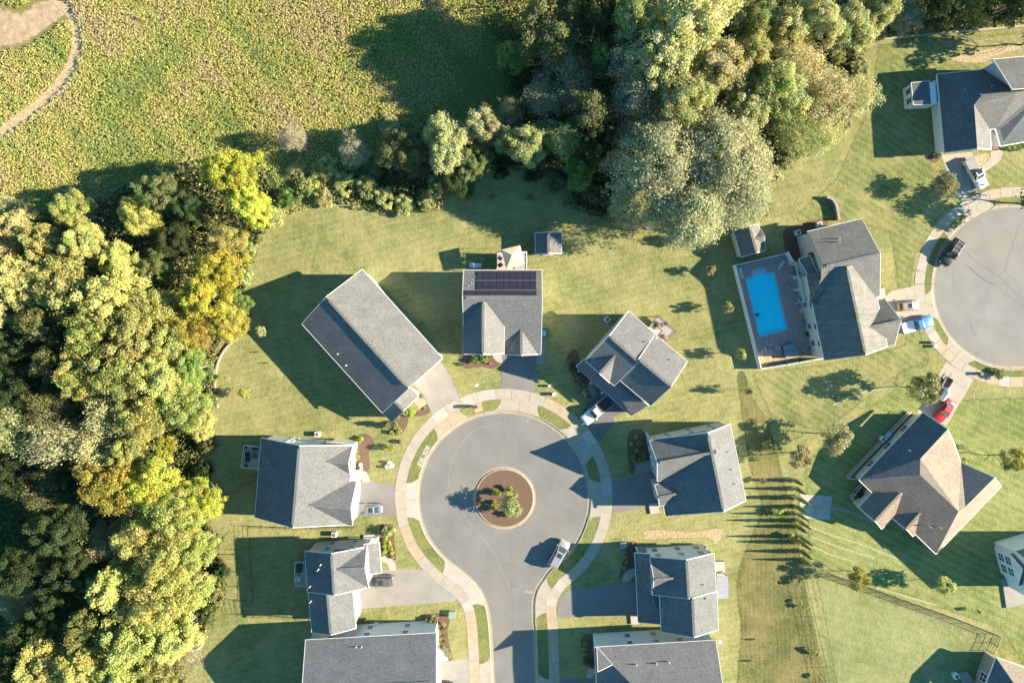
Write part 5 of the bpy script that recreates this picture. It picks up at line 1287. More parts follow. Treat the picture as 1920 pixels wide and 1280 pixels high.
def utilbox(px, py, w, d, hgt, rz, label, mat=None):
    e = empty('utility_box', W(px,py,0), R(rz), label, 'utility box')
    MB().box(-w/2-.1,w/2+.1,-d/2-.1,d/2+.1,0,.06).build('pad', M_conc_g, e); b = MB().box(-w/2,w/2,-d/2,d/2,.06,hgt-.05,.03).build('cabinet', mat or M_util, e)
    MB().box(-w/2-.03,w/2+.03,-d/2-.03,d/2+.03,hgt-.05,hgt,.015).build('lid', mat or M_util, e); MB().box(-.04,.04,-d/2-.05,-d/2,hgt*.45,hgt*.6,.008).build('latch', M_dkgrey, e)
utilbox(848,1149,1.05,1.05,.75,-3,'green transformer box on the lawn above the flower bed, lower left')
utilbox(1168,1020,1.0,.9,.7,8,'green transformer box in the shade left of the stepped blue house')
M_pvc = plain('white_plastic', (.72,.72,.70), .5, var=.05)
utilbox(1029.5,723,.4,.35,.8,10,'white utility pedestal right of the solar house driveway, upper one', M_pvc)
utilbox(1038,738,.5,.45,.9,20,'white utility pedestal right of the solar house driveway, lower one', M_pvc)
def flatcover(px, py, w, d, rz, label):
    o = MB().box(-w/2,w/2,-d/2,d/2,-.02,.05,.02).box(-w/2+.08,w/2-.08,-d/2+.08,d/2-.08,.03,.062,.006).build('utility_cover', M_pvc, loc=W(px,py,0)); o.rotation_euler = (0,0,R(rz)); tag(o, label, 'cover')
flatcover(894,722,.62,.42,25,'flat white cover in the grass left of the solar house driveway'); flatcover(1350,1203,.55,.55,2,'flat white cover on the lawn right of the bottom right house')
def post(px, py, h, label, name='sign_post', head=None):
    e = empty(name, W(px,py,0), 0, label, 'sign'); MB().tube([(0,0,-.1),(0,0,h)], .035, 6).build('pole', M_grey, e)
    if head: MB().box(-.02,.02,-.22,.22,h-.05,h+.4,.008).build('sign_plate', head, e)
post(1747,533,1.25,'short grey sign post on the side street verge', head=None)
post(1163,1010,.8,'short marker post on the lawn by the right sidewalk')
utilbox(1744,642,.45,.4,.75,10,'dark utility pedestal on the lawn by the side street, upper one', M_dkgrey)
utilbox(1750,649,.45,.4,.75,10,'white topped utility pedestal on the lawn by the side street, lower one', M_pvc)
utilbox(1835,700,.5,.5,.9,0,'dark utility pedestal beside the clipped bush', M_dkgrey)
# ------------------------------------------------------------------ solar panels
M_solar = plain('solar_glass', (.026,.024,.038), .28, spec=.3, var=.15, vs=1.5); M_sframe = plain('panel_frame', (.03,.032,.045), .4)
def on_roof(px, py, up): zz_ = SOL.planez(m0, px, py, 6, True)[1]; return SOL.L(W(px, py, zz_)) + Vector((0,0,up))
def panel(x0, x1, y0, y1):
    c = [on_roof(x0,y0,.14), on_roof(x1,y0,.14), on_roof(x1,y1,.14), on_roof(x0,y1,.14)]; cc = sum(c, Vector())/4
    i = [p+(cc-p).normalized()*.07+Vector((0,0,.012)) for p in c]; d = [p-Vector((0,0,.05)) for p in c]
    fr = pydata('solar_panel', [p for p in c+d], [(0,1,2,3)[::-1],(4,5,6,7),(0,4,5,1),(1,5,6,2),(2,6,7,3),(3,7,4,0)], M_sframe, SOL.e); bmesh_fix(fr)
    pydata('cell_glass', i, [(3,2,1,0)], M_solar, fr)
xs = [893.4+ (1005.4-893.4)/9*i for i in range(10)]
for i in range(9):
    for y0, y1 in ((508.6,525.2),(526.2,543.2)): panel(xs[i]+.35, xs[i+1]-.35, y0, y1)
xs = [871+(1006.3-871)/6*i for i in range(7)]
for i in range(6): panel(xs[i]+.35, xs[i+1]-.35, 544.4, 553.6)
# ------------------------------------------------------------------ vehicles
def paint(name, c, metal=.0): return plain(name, c, .35, metal, .5, var=.03, coat=.6)
P_white = paint('white_car_paint', (.62,.62,.61)); P_silver = paint('silver_car_paint', (.30,.305,.31), .3); P_grey = paint('grey_car_paint', (.20,.225,.23), .3)
P_dkgrey = paint('dark_grey_car_paint', (.13,.13,.14), .3); P_black = paint('black_car_paint', (.012,.013,.015)); P_blue = paint('blue_car_paint', (.03,.17,.42)); P_red = paint('red_car_paint', (.42,.015,.02)); P_tan = paint('tan_car_paint', (.23,.20,.16))
M_cglass = plain('car_glass', (.03,.045,.055), .06, spec=.9, var=.04); M_tyre = plain('tyre_rubber', (.02,.02,.02), .85); M_rim = plain('alloy_rim', (.45,.45,.46), .35, .6)
M_hl = plain('headlight_lens', (.65,.66,.68), .15); M_tl = plain('taillight_lens', (.35,.02,.02), .2); M_tonneau = plain('black_vinyl_cover', (.02,.02,.023), .6); M_greycov = plain('grey_vinyl_cover', (.20,.20,.20), .7)
def wheelmesh(r, w):
    o = MB(); n = 16; prof = [(r*.62,-w/2),(r*.95,-w/2),(r,-w*.3),(r,w*.3),(r*.95,w/2),(r*.62,w/2)]
    V = []; F = []
    for rr, y in prof:
        for k in range(n): t = 2*math.pi*k/n; V.append((rr*math.cos(t), y, rr*math.sin(t)))
    for i in range(len(prof)-1):
        for k in range(n): F.append((i*n+k,(i+1)*n+k,(i+1)*n+(k+1)%n,i*n+(k+1)%n))
    o.add(V, F); return o
def car(px, py, hx, hy, L, Wd, H, paint_, label, kind='sedan', name='parked_car', sunroof=False, cover=None, bed_in=None, rack=False, zc=.7):
    w = W(px, py, zc); e = empty(name, (w.x, w.y, .02 if name != 'x' else 0), math.atan2(-hy, hx), label, 'pickup truck' if kind == 'pickup' else ('van' if kind == 'van' else 'car'))
    hw = Wd/2; hl = L/2
    # stations: x fraction front(+1)->rear(-1), half width factor, top height
    P = dict(sedan=[(1,.72,.52),(.95,.86,.62),(.8,.96,.72),(.45,1,.86),(.28,1,.92),(-.45,1,.96),(-.72,.98,.97),(-.92,.9,.92),(-1,.78,.78)],
             suv=[(1,.76,.62),(.96,.9,.82),(.8,.98,.95),(.48,1,1.02),(.35,1,1.05),(-.5,1,1.08),(-.9,.98,1.08),(-.97,.94,1.02),(-1,.86,.8)],
             van=[(1,.70,.6),(.96,.86,.74),(.85,.97,.88),(.62,1,1.0),(.5,1,1.06),(-.5,1,1.1),(-.92,.98,1.1),(-.97,.94,1.0),(-1,.86,.75)],
             pickup=[(1,.80,.7),(.97,.93,.98),(.85,1,1.08),(.5,1,1.14),(.36,1,1.16),(-.18,1,1.16),(-.2,1,1.14),(-.97,1,1.14),(-1,.97,1.1)])[kind]
    V = []; F = []; zb = .26 if kind != 'pickup' else .38
    if kind == 'pickup': P = P[:6]
    for fx, fw, zt in P:
        x = fx*hl; y = fw*hw
        sec = [(-y*.9,zb),(-y,zb+.14),(-y,zt*.72),(-y*.96,zt-.05),(-y*.82,zt),(0,zt+.035),(y*.82,zt),(y*.96,zt-.05),(y,zt*.72),(y,zb+.14),(y*.9,zb)]
        V += [(x,a,b) for a,b in sec]
    k = 11
    for i in range(len(P)-1):
        for j in range(k-1): F.append((i*k+j, i*k+j+1, (i+1)*k+j+1, (i+1)*k+j))
        F.append((i*k+k-1, i*k, (i+1)*k, (i+1)*k+k-1))
    F.append(tuple(range(k))); F.append(tuple(reversed(range((len(P)-1)*k, len(P)*k))))
    body = pydata('body', V, F, paint_, e, True); bmesh_fix(body)
    # greenhouse: belt and roof outlines
    G = dict(sedan=(.34,-.78,.08,-.40), suv=(.38,-.96,.16,-.84), van=(.60,-.96,.24,-.86), pickup=(.38,-.19,.15,-.12))[kind]
    bf, br, rf, rr = (g*hl for g in G); zt = P[4][2]-.02; yb = hw*.93; yr = hw*.74
    C = [(bf,yb*.9,zt),(br,yb*.9,zt),(br,-yb*.9,zt),(bf,-yb*.9,zt),(rf,yr,H),(rr,yr*.96,H-.02),(rr,-yr*.96,H-.02),(rf,-yr,H)]
    C = [Vector(c) for c in C]
    rc = [C[4],C[5],C[6],C[7]]; cm = sum(rc, Vector())/4
    ri = [cm+(p-cm)*.86+Vector((0,0,.04)) for p in rc]
    cab = pydata('roof', C+ri, [(0,1,5,4),(1,2,6,5),(2,3,7,6),(3,0,4,7),(4,5,9,8),(5,6,10,9),(6,7,11,10),(7,4,8,11),(8,9,10,11)], paint_, e); bmesh_fix(cab)
    def glass(nm, a, b, c, d, m=.88, off=.012):
        q = [a,b,c,d]; ct = sum(q, Vector())/4; nn = (b-a).cross(d-a).normalized()
        if nn.dot(ct-Vector((0,0,zt))-Vector(((bf+br)/2,0,0))) < 0: nn = -nn
        pydata(nm, [ct+(p-ct)*m+nn*off for p in q], [(0,1,2,3)], M_cglass, e)
    glass('windshield', C[3],C[0],C[4],C[7]); glass('rear_window', C[1],C[2],C[6],C[5]); 
    for s_, (a,b,c,d) in ((1,(C[0],C[1],C[5],C[4])),(-1,(C[2],C[3],C[7],C[6]))):
        mid0, mid1 = a.lerp(b,.5), d.lerp(c,.5); glass('side_window', a,mid0,mid1,d,.86); glass('side_window', mid0,b,c,mid1,.86)
    if sunroof: MB().box(rr*.35+rf*.1 if sunroof == 2 else rf-.95, rf-.18, -yr*.62, yr*.62, H+.02, H+.052, .01).build('sunroof', M_cglass, e)
    if rack:
        for y in (-yr*.8, yr*.8): MB().bar((rf-.1,y,H+.12),(rr+.1,y,H+.12),.05,.05).build('roof_rail', M_grey, e)
        for t_ in (.2,.5,.8): MB().bar((rf+(rr-rf)*t_,-yr*.8,H+.13),(rf+(rr-rf)*t_,yr*.8,H+.13),.06,.04).build('cross_bar', M_grey, e)
    if kind == 'pickup':
        x0, x1 = -hl, -.2*hl; zt2 = 1.12
        bd = MB(); t = .10
        bd.box(x0,x1,-hw,-hw+t,zb,zt2,.02).box(x0,x1,hw-t,hw,zb,zt2,.02).box(x1-.08,x1,-hw+t,hw-t,zb,zt2).box(x0+.08,x1-.08,-hw+t,hw-t,zb,.62)
        bd.build('bed', paint_, e); MB().box(x0,x0+.08,-hw+t,hw-t,zb+.1,zt2-.01,.012).build('tailgate', paint_, e)
        if cover: MB().box(x0+.03,x1-.09,-hw+t*.5,hw-t*.5,zt2-.01,zt2+.035,.012).build('bed_cover', cover, e)
    # wheels, lamps, mirrors
    wr = .40 if kind == 'pickup' else (.36 if kind in ('suv','van') else .325); me = None
    for sx in (.60,-.60):
        for sy in (-1,1):
            o = wheelmesh(wr, .23).build('wheel', M_tyre, e, True, loc=(sx*hl, sy*(hw-.085), wr-.02))
            MB().lathe([(.001,-.03),(wr*.6,-.03),(wr*.63,.0),(wr*.5,.03),(.001,.04)], 12).build('rim', M_rim, o, loc=(0, sy*.085, 0)).rotation_euler = (R(-90*sy),0,0)
    zf = P[1][2]-.12
    for sy in (-1,1):
        MB().box(hl*.93,hl*.985,sy*hw*.72-.16,sy*hw*.72+.16,zf-.08,zf+.08,.02).build('headlight', M_hl, e)
        MB().box(-hl-.01,-hl*.975,sy*hw*.8-.12,sy*hw*.8+.12,.7,.95,.02).build('taillight', M_tl, e)
        MB().box(bf-.32,bf-.10,sy*(hw+.10)-.11,sy*(hw+.10)+.11,zt-.02,zt+.15,.03).build('mirror', paint_, e)
    return e
car(692,954,-1,0,4.75,1.8,1.45,P_grey,'grey sedan with sunroof on the driveway of the white house','sedan',sunroof=1)
car(713,1088,-1,0.0,4.7,1.9,1.68,P_dkgrey,'dark grey car with black glass roof on the stepped house driveway','suv',sunroof=2)
car(824,1289,-1,0.03,4.7,1.9,1.66,P_black,'dark car cut by the bottom edge beside the bottom left house','suv')
car(1048,1038,26,-46,5.1,1.98,1.75,P_silver,'silver minivan parked against the kerb of the circle','van','parked_van',sunroof=1)
car(1118,770,-53,44,5.9,2.02,1.92,P_white,'white pickup with black bed cover before the dormer house','pickup','pickup_truck',cover=M_tonneau)
car(1829,326,31,60,5.7,2.0,1.88,P_white,'white pickup with grey bed cover in the top right driveway','pickup','pickup_truck',cover=M_greycov,sunroof=1)
car(1784,473,-27,40,5.1,1.98,1.82,P_black,'black car with roof rails parked on the side street','suv',rack=True)
car(1719,608,59,-17,5.7,2.0,1.9,P_blue,'blue pickup with white bed cover outside the pool house','pickup','pickup_truck',cover=P_white)
car(1703,573,1,-.10,3.7,1.7,1.75,P_tan,'small boxy tan car beside the blue pickup','suv',rack=False,sunroof=1)
car(1771,770,-23,35,4.4,1.8,1.5,P_red,'red car on the driveway of the brown roofed house','sedan')
# trailer and covered craft on the same drive
e = empty('utility_trailer', W(1771,717,0), R(60), 'small grey utility trailer at the top of the red car driveway', 'trailer')
MB().box(-1.0,1.0,-.65,.65,.45,.52,.01).build('bed', M_woodbr, e)
for a, b in (((-1,-.65,.95),(1,-.65,.95)),((-1,.65,.95),(1,.65,.95)),((-1,-.65,.95),(-1,.65,.95)),((1,-.65,.95),(1,.65,.95))): MB().bar(a,b,.06,.5).build('side_panel', M_grey, e)
MB().bar((1,0,.5),(1.9,0,.45),.08,.08).build('drawbar', M_black, e)
for sy in (-1,1): wheelmesh(.3,.18).build('wheel', M_tyre, e, loc=(0,sy*.78,.3))
e = empty('covered_watercraft', W(1768,738,0), R(60), 'white covered watercraft between trailer and red car', 'watercraft')
MB().tube([(-1.3,0,.55),(-1.1,0,.6),(-.3,0,.75),(.5,0,.75),(1.2,0,.6),(1.45,0,.5)],[.15,.42,.52,.5,.3,.08],10).build('hull', M_pvc, e, True)
MB().tube([(-.6,0,1.1),(.2,0,1.28),(.6,0,1.0)],[.22,.25,.12],8).build('cover_hump', M_pvc, e, True); MB().box(-1.2,1.0,-.3,.3,.1,.25,.02).build('dolly', M_grey, e)
# ------------------------------------------------------------------ pool yard
M_pooltile = plain('stamped_patio', (.36,.255,.235), .85, var=.32, vs=2.2, bmp=.4, bs=4, coord='pos')
pat = [(1375,499),(1478,476),(1500,545),(1520,570),(1540,668),(1421,688)]
S(sheet('pool_patio', PX(pat), [pool_w], .02, M_pooltile))
cent = sum(pool_w, Vector((0,0)))/len(pool_w)
m_, t_, b_ = nodes('pool_water'); P_ = pos(t_); n_ = noise(t_, P_, .5, 3)
setc(b_, 'Base Color', ramp(t_, n_, [(.3,(.006,.70,.94)),(.7,(.01,.78,.98))]), t_); b_.inputs['Roughness'].default_value = .12; b_.inputs['Specular IOR Level'].default_value = .35; bump(t_, b_, noise(t_, P_, 2.5, 3), .12, .05)
M_water = m_; M_poolwall = plain('pool_liner', (.30,.50,.62), .5); M_coping = plain('pool_coping', (.42,.44,.46), .8)
S(sheet('pool_water', pool_w, [], -.14, M_water))
V = [(p.x,p.y,.03) for p in pool_w]+[(p.x,p.y,-1.4) for p in pool_w]; n = len(pool_w)
pw = S(pydata('pool_wall', V, [(i,(i+1)%n,n+(i+1)%n,n+i) for i in range(n)]+[tuple(range(2*n-1,n-1,-1))], M_poolwall))
for i in range(n):
    a, b = pool_w[i], pool_w[(i+1)%n]; MB().bar((a.x,a.y,.06),(b.x,b.y,.06),.28,.06).build('coping', M_coping, pw)
for k in range(3):
    a = W2(1411+k*.3,517.5-k*4.0); b = W2(1436-k*.5,511.5-k*4.0); MB().bar((a.x,a.y,-.10+.02*k),(b.x,b.y,-.10+.02*k),.30,.06).build('pool_step', M_poolwall, pw)
lx, ly = 1424, 503
e = empty('pool_handrail', W(lx,ly,0), R(13), 'steel handrail at the pool steps', 'handrail')
MB().tube([(0,.4,0),(0,.4,.8),(0,-.3,.85),(0,-.6,.1)], .025, 5).build('rail', M_rim, e)
def fence(pts, h, label, name='white_fence', mat=None, panel=2.4, style='vinyl', cat='fence', postw=.13):
    mat = mat or M_pvc; P = PX(pts); e = empty(name, (P[0].x,P[0].y,0), 0, label, cat); o = P[0]
    pm = {}
    for a, b in zip(P, P[1:]):
        ln = (b-a).length; k = max(1, round(ln/panel)); d = (b-a)/ln; ang = math.atan2(d.y,d.x)
        for i in range(k+1):
            if i == k and b is not P[-1]: continue
            q = a+(b-a)*(i/k)-o
            if 'post' not in pm:
                x = MB().box(-postw/2,postw/2,-postw/2,postw/2,-.1,h+.08,.02).build('post', mat, e); pm['post'] = x.data; x.location = (q.x,q.y,0); x.rotation_euler = (0,0,ang)
            else: inst('post', pm['post'], e, (q.x,q.y,0), (0,0,ang))
        sl_ = ln/k; key = round(sl_,3)
        for i in range(k):
            q = a+(b-a)*((i+.5)/k)-o
            if key not in pm:
                g = sl_/2-postw/2+.01; m = MB()
                if style == 'vinyl': m.box(-g,g,-.035,.035,.06,h-.1); m.box(-g,g,-.055,.055,h-.12,h,.01); m.box(-g,g,-.055,.055,.05,.18)
                elif style == 'metal':
                    m.box(-g,g,-.02,.02,h-.05,h); m.box(-g,g,-.02,.02,h*.5,h*.5+.035); m.box(-g,g,-.02,.02,.12,.16)
                    c = int(2*g/.16)
                    for j in range(c): x = -g+(j+.5)*2*g/c; m.box(x-.008,x+.008,-.008,.008,.1,h-.02)
                elif style == 'wire':
                    for z in (.15,.45,.75,1.0): 
                        if z < h: m.box(-g,g,-.012,.012,h*z/1.0-.025,h*z/1.0)
                x = m.build('panel', mat, e); pm[key] = x.data; x.location = (q.x,q.y,0); x.rotation_euler = (0,0,ang)
            else: inst('panel', pm[key], e, (q.x,q.y,0), (0,0,ang))
    return e
fence([(1541,670),(1421,690.5),(1373.5,498.5),(1468,477)], 1.75, 'tall white fence around the pool patio')
e = empty('pool_gate', W(1476,483,0), R(-62), 'white gate between the pool fence and the house', 'gate'); MB().box(-.9,.9,-.04,.04,.05,1.75,.015).build('gate_panel', M_pvc, e); MB().box(-1.0,-.9,-.07,.07,0,1.85,.02).build('gate_post', M_pvc, e); MB().box(.9,1.0,-.07,.07,0,1.85,.02).build('gate_post', M_pvc, e)
# pergola
pe = empty('pergola', W(1505,530,0), 0, 'white pergola along the pool side of the weathered grey house', 'pergola'); po = W(1505,530,0)
def q3(x, y, z): return W(1340+x/4.413, 400+y/4.413, z)-po
for a, b in (((668,400),(742,735)),((700,398),(772,735))): MB().bar(q3(*a,2.75), q3(*b,2.75), .14, .24).build('beam', M_white, pe)
for a, b in (((608,418),(705,404)),((628,525),(742,512)),((650,630),(768,622)),((676,737),(788,732))): MB().bar(q3(*a,2.95), q3(*b,2.95), .13, .2).build('rafter', M_white, pe)
for i in range(22):
    t = (i+.5)/22; x0 = 670+(742-670)*t; y0 = 404+(730-404)*t; MB().bar(q3(x0-3,y0+1,2.85), q3(x0+27,y0-3,2.85), .05, .07).build('slat', M_white, pe)
for a in ((632,430),(650,535),(668,637),(690,738)): p = q3(*a,0); MB().box(p.x-.09,p.x+.09,p.y-.09,p.y+.09,0,2.75,.01).build('post', M_white, pe)
def chair(px, py, rz, mat, label, group=None, z=.02, s=1.0, wide=1.0):
    e = empty('chair', W(px,py,z)-Vector((0,0,0)), R(rz), label, 'chair', group, s)
    w = .32*wide
    MB().box(-.3,.3,-w,w,.36,.45,.03).build('seat', mat, e); MB().box(-.36,-.27,-w,w,.45,.95,.03).build('backrest', mat, e)
    for sy in (-1,1): MB().box(-.3,.28,sy*(w+.04)-.05,sy*(w+.04)+.05,.55,.62,.02).build('armrest', mat, e)
    for sx in (-.27,.27):
        for sy in (-w,w): MB().box(sx-.025,sx+.025,sy-.025,sy+.025,0,.4).build('leg', mat, e)
    return e
def table(px, py, rz, w, d, h, mat, label, z=.02, round_=False):
    e = empty('table', W(px,py,z), R(rz), label, 'table')
    (MB().lathe([(w/2,h-.05),(w/2,h),(.001,h)],20) if round_ else MB().box(-w/2,w/2,-d/2,d/2,h-.06,h,.015)).build('tabletop', mat, e)
    if round_: MB().lathe([(.22,0),(.2,.04),(.05,.06),(.05,h-.05)],10).build('pedestal', mat, e)
    else:
        for sx in (-1,1):
            for sy in (-1,1): MB().box(sx*(w/2-.06)-.03,sx*(w/2-.06)+.03,sy*(d/2-.06)-.03,sy*(d/2-.06)+.03,0,h-.05).build('leg', mat, e)
    return e
def lounger(px, py, rz, mat, label):
    e = empty('sun_lounger', W(px,py,.02), R(rz), label, 'lounger')
    MB().box(-.3,.95,-.32,.32,.28,.36,.03).build('seat', mat, e); MB().bar((-.3,0,.36),(-.95,0,.72),.64,.08).build('backrest', mat, e)
    for sx in (-.7,.85):
        for sy in (-.28,.28): MB().box(sx-.03,sx+.03,sy-.03,sy+.03,0,.3 if sx > 0 else .45).build('leg', mat, e)
M_cush = plain('pale_cushion', (.50,.50,.50), .9); M_wick = plain('tan_wicker', (.40,.36,.30), .9, var=.2)
lounger(1388,512,102,M_cush,'white sun lounger in the corner of the pool patio'); lounger(1463,497,50,M_cush,'white lounger with dark cushion near the pool gate')
chair(1430,655.5,200,M_wick,'tan armchair by the hot tub, first from the fence',z=.02,wide=1.25); chair(1455,652,160,M_wick,'tan armchair next to the hot tub',z=.02,wide=1.25); table(1443,660,15,.75,.6,.45,M_wick,'low tan table between the two armchairs')
e = empty('hot_tub', W(1479,657,.02), R(13), 'square grey hot tub with folding cover on the patio', 'hot tub'); MB().box(-1.1,1.1,-1.1,1.1,0,.78,.05).build('shell', M_dkgrey, e); M_tub = plain('hot_tub_cover', (.20,.22,.235), .7)
for sy in (-1,1): MB().box(-1.16,1.16,.015 if sy>0 else -1.16,1.16 if sy>0 else -.015,.78,.9,.04).build('cover_half', M_tub, e)
table(1500,583,0,.95,.95,.72,plain('pale_pink_top',(.50,.40,.38),.7),'round pale pink table on the pool patio',round_=True); chair(1505,604,20,M_tub,'grey patio chair below the pink table'); chair(1497,560,30,M_cush,'white chair below the pergola end'); chair(1490,522,20,M_cush,'white chair under the pergola'); chair(1512,626,20,M_dkgrey,'dark patio chair by the house wall, lowest')
M_aqua = plain('aqua_plastic', (.10,.42,.62), .5)
for px, py, lb in ((1464,550,'blue pool toy on the patio right of the pool'),(1456,480,'blue pool toy by the north fence'),(1444,483,'pale blue float by the north fence')):
    e = empty('pool_toy', W(px,py,.02), R(40), lb, 'toy'); MB().tube([(-.4,0,.12),(0,.1,.14),(.4,0,.12)],[.08,.13,.08],8).build('float', M_aqua, e, True); MB().tube([(0,-.35,.1),(0,.35,.1)],.07,8).build('cross_tube', M_aqua, e)
S(sheet('mulch_strip', PX([(1421,668),(1440,668),(1520,655),(1536,662),(1537,668),(1423,688)]), [], .03, M_straw))
# ------------------------------------------------------------------ sheds
def shedhouse(px, py, label, r0, r1, zr, eL, zL, eR, zR, roof, wall):
    h = House(px, py, label, wall=wall, roof=roof, name='garden_shed'); b = h.gable(r0, r1, zr, eL, zL, eR, zR, ov=.15, trim=.1); return h, b
h, b = shedhouse(1028,455,'small grey roofed garden shed behind the solar roof house', (1028,435),(1028.5,475), 3.3, (1003.5,455), 2.3, (1053,455), 2.3, M_rg, M_wallbrown); h.door(b,'1',0,.05)
h.stoop([(1017,474),(1039,474),(1039,479),(1017,479)],.15,M_wood)
h, b = shedhouse(1403,450,'grey roofed garden shed with cream walls above the pool fence', (1405,424),(1419,474), 4.0, (1376,433), 2.5, (1422,419), 2.6, M_rpool, M_wallbeige); h.win(b,'L' if False else '0',0,1.5,.8,.8)
hd = h.gable((1412,448),(1434,443), 3.6, (1425,430), 2.6, (1434,462), 2.6, roof=M_rg2, ov=.15, trim=.08, walls=False)
# ------------------------------------------------------------------ decks
def deck(name, pts, z, label, floor=None, rail=None, railh=.95, skip=(), group=None, cat='deck'):
    P = PX(pts, z); o = sum(P, Vector((0,0)))/len(P); e = empty(name, (o.x,o.y,0), 0, label, cat, group); P = [p-o for p in P]; n = len(P)
    d = (P[1]-P[0]); ln = d.length; wv = P[-1]-P[0]; k = max(3, int(wv.length/.42))
    for i in range(k):
        a0, a1 = P[0]+wv*(i/k), P[0]+wv*((i+.96)/k); v2 = P[2]-P[1]; b0, b1 = P[1]+v2*(i/k), P[1]+v2*((i+.96)/k)
        MB().prism([a0,b0,b1,a1], z-.06, z).build('board', floor or M_wood, e)
    MB().prism([p*.97 for p in P], z-.3, z-.065).build('frame', M_woodbr, e)
    for p in P: MB().box(p.x*.95-.07,p.x*.95+.07,p.y*.95-.07,p.y*.95+.07,-.05,z-.06).build('post', M_woodbr, e)
    if rail:
        for i in range(n):
            if i in skip: continue
            a, b = P[i], P[(i+1)%n]; r = MB().bar((a.x,a.y,z+railh),(b.x,b.y,z+railh),.10,.05).bar((a.x,a.y,z+.12),(b.x,b.y,z+.12),.05,.05)
            c = int((b-a).length/.3)
            for j in range(c+1): q = a+(b-a)*(j/max(1,c)); r.box(q.x-.02,q.x+.02,q.y-.02,q.y+.02,z+.05,z+railh-.03)
            r.build('railing', rail, e)
    return e
deck('rear_deck', [(932,473),(987.5,473),(987.5,506),(932,506)], 2.4, 'raised deck with tan canopy behind the solar roof house', M_wood, M_white, skip=(2,))
M_canopy = plain('tan_canopy_cloth', (.52,.42,.29), .9, var=.06)
e = empty('canopy', W(962,482,2.4), 0, 'square tan canopy on the raised deck behind the solar roof house', 'canopy'); o = W(962,482,2.4)
c4 = [W(x,y,4.75)-o for x,y in ((940,468),(975,459.7),(984,495.8),(949.6,504.2))]; ap = W(960,478,5.35)-o; lo_ = [p-Vector((0,0,.22)) for p in c4]
cn = pydata('cloth', c4+[ap]+lo_, [(0,1,4),(1,2,4),(2,3,4),(3,0,4)]+[(i,5+i,5+(i+1)%4,(i+1)%4) for i in range(4)], M_canopy, e); bmesh_fix(cn)
for p in c4: MB().tube([(p.x*.97,p.y*.97,0),(p.x*.97,p.y*.97,p.z)],.04,6).build('pole', M_dkgrey, e)
for i in range(4): MB().bar(c4[i]*.98,ap-Vector((0,0,.04)),.04,.04,.05).build('rib', M_dkgrey, e)
chair(938,497,120,M_dkgrey,'dark chair on the raised deck below the canopy',z=2.4); chair(938,484,60,M_dkgrey,'dark chair in the corner of the raised deck',z=2.4)
e = empty('storage_bin', W(892,498,0), 0, 'pale grey covered box in the shade behind the solar roof house', 'box'); MB().box(-1.0,1.0,-.35,.35,0,.6,.05).build('bin', M_wallblue, e); MB().box(-1.04,1.04,-.39,.39,.6,.68,.03).build('lid', M_wallblue, e)
deck('rear_deck', [(1233.5,592),(1265,620),(1243,644),(1212,615)], 1.1, 'white decked terrace behind the dormer house', M_conc_wh, M_dkgrey, skip=(2,))
chair(1228,608,130,M_dkgrey,'dark chair on the white decked terrace',z=1.1); table(1238,612,45,.9,.6,.45,M_woodbr,'brown low table on the white decked terrace',z=1.1); table(1247,606,0,.8,.8,.7,M_dkgrey,'dark round table on the white decked terrace',z=1.1,round_=True)
M_orange = plain('orange_plastic', (.62,.22,.04), .5)
e = empty('toy_car', W(1246,631,1.1), R(-30), 'orange toy on the white decked terrace', 'toy'); MB().box(-.45,.45,-.25,.25,.12,.4,.06).build('body', M_orange, e); MB().box(-.2,.2,-.2,.2,.4,.62,.05).build('cab', M_grey, e)
for sx in (-.3,.3):
    for sy in (-.25,.25): MB().tube([(sx,sy-.05,.12),(sx,sy+.05,.12)],.12,8).build('wheel', M_black, e)
deck('rear_deck', [(461,833),(490,836),(488,878),(456,874)], .5, 'small grey deck with two dark chairs behind the white house', M_wood, M_white, skip=(1,))
chair(467,850,10,M_black,'upper of two dark chairs on the small grey deck',z=.5); chair(467,859.5,-10,M_black,'lower of two dark chairs on the small grey deck',z=.5)
table(479,853,0,.7,.9,.45,M_dkgrey,'dark low table on the small grey deck',z=.5); table(480,840,0,1.1,.6,.5,M_black,'black bench table at the top of the small grey deck',z=.5)
for y, lb in ((838,'upper'),(872,'lower')):
    e = empty('planter', W(463,y,.5), 0, lb+' black planter at the corner of the small grey deck', 'planter'); MB().lathe([(.16,0),(.24,.4),(.2,.4),(.18,.34),(.001,.34)],12).build('pot', M_black, e); inst('foliage', SHRUB[0], e, (0,0,.3), s=(.4,.4,.5), color=K['dkol'])
deck('rear_deck', [(555,1051),(575,1051),(577,1095),(556,1095)], 1.2, 'small deck with a dark box behind the stepped ridge house', M_wood, M_white, skip=(1,))
e = empty('storage_box', W(562,1062,1.2), R(90), 'dark covered box on the small deck behind the stepped ridge house', 'box'); MB().box(-.75,.75,-.4,.4,0,.55,.05).build('bin', M_black, e); MB().box(-.8,.8,-.44,.44,.55,.63,.03).build('lid', M_black, e)
chair(561,1083,0,M_pvc,'white chair on the small deck behind the stepped ridge house',z=1.2)
deck('rear_deck', [(1341,1052.5),(1359,1052.5),(1360,1080),(1341,1080)], .6, 'small white deck beside the ribbed metal roof', M_conc_wh, None)
M_metalroof = plain('ribbed_metal_roof', (.30,.30,.36), .5, .2)
e = empty('patio_roof', W(1354,1101,0), R(-1), 'ribbed grey metal patio roof behind the stepped blue house', 'patio roof'); o = W(1354,1101,0)
P4 = [W(x,y,2.7)-o for x,y in ((1344,1080),(1364.5,1079.5),(1366.5,1121.5),(1346,1122))]
MB().prism(P4, 2.62, 2.7).build('sheeting', M_metalroof, e)
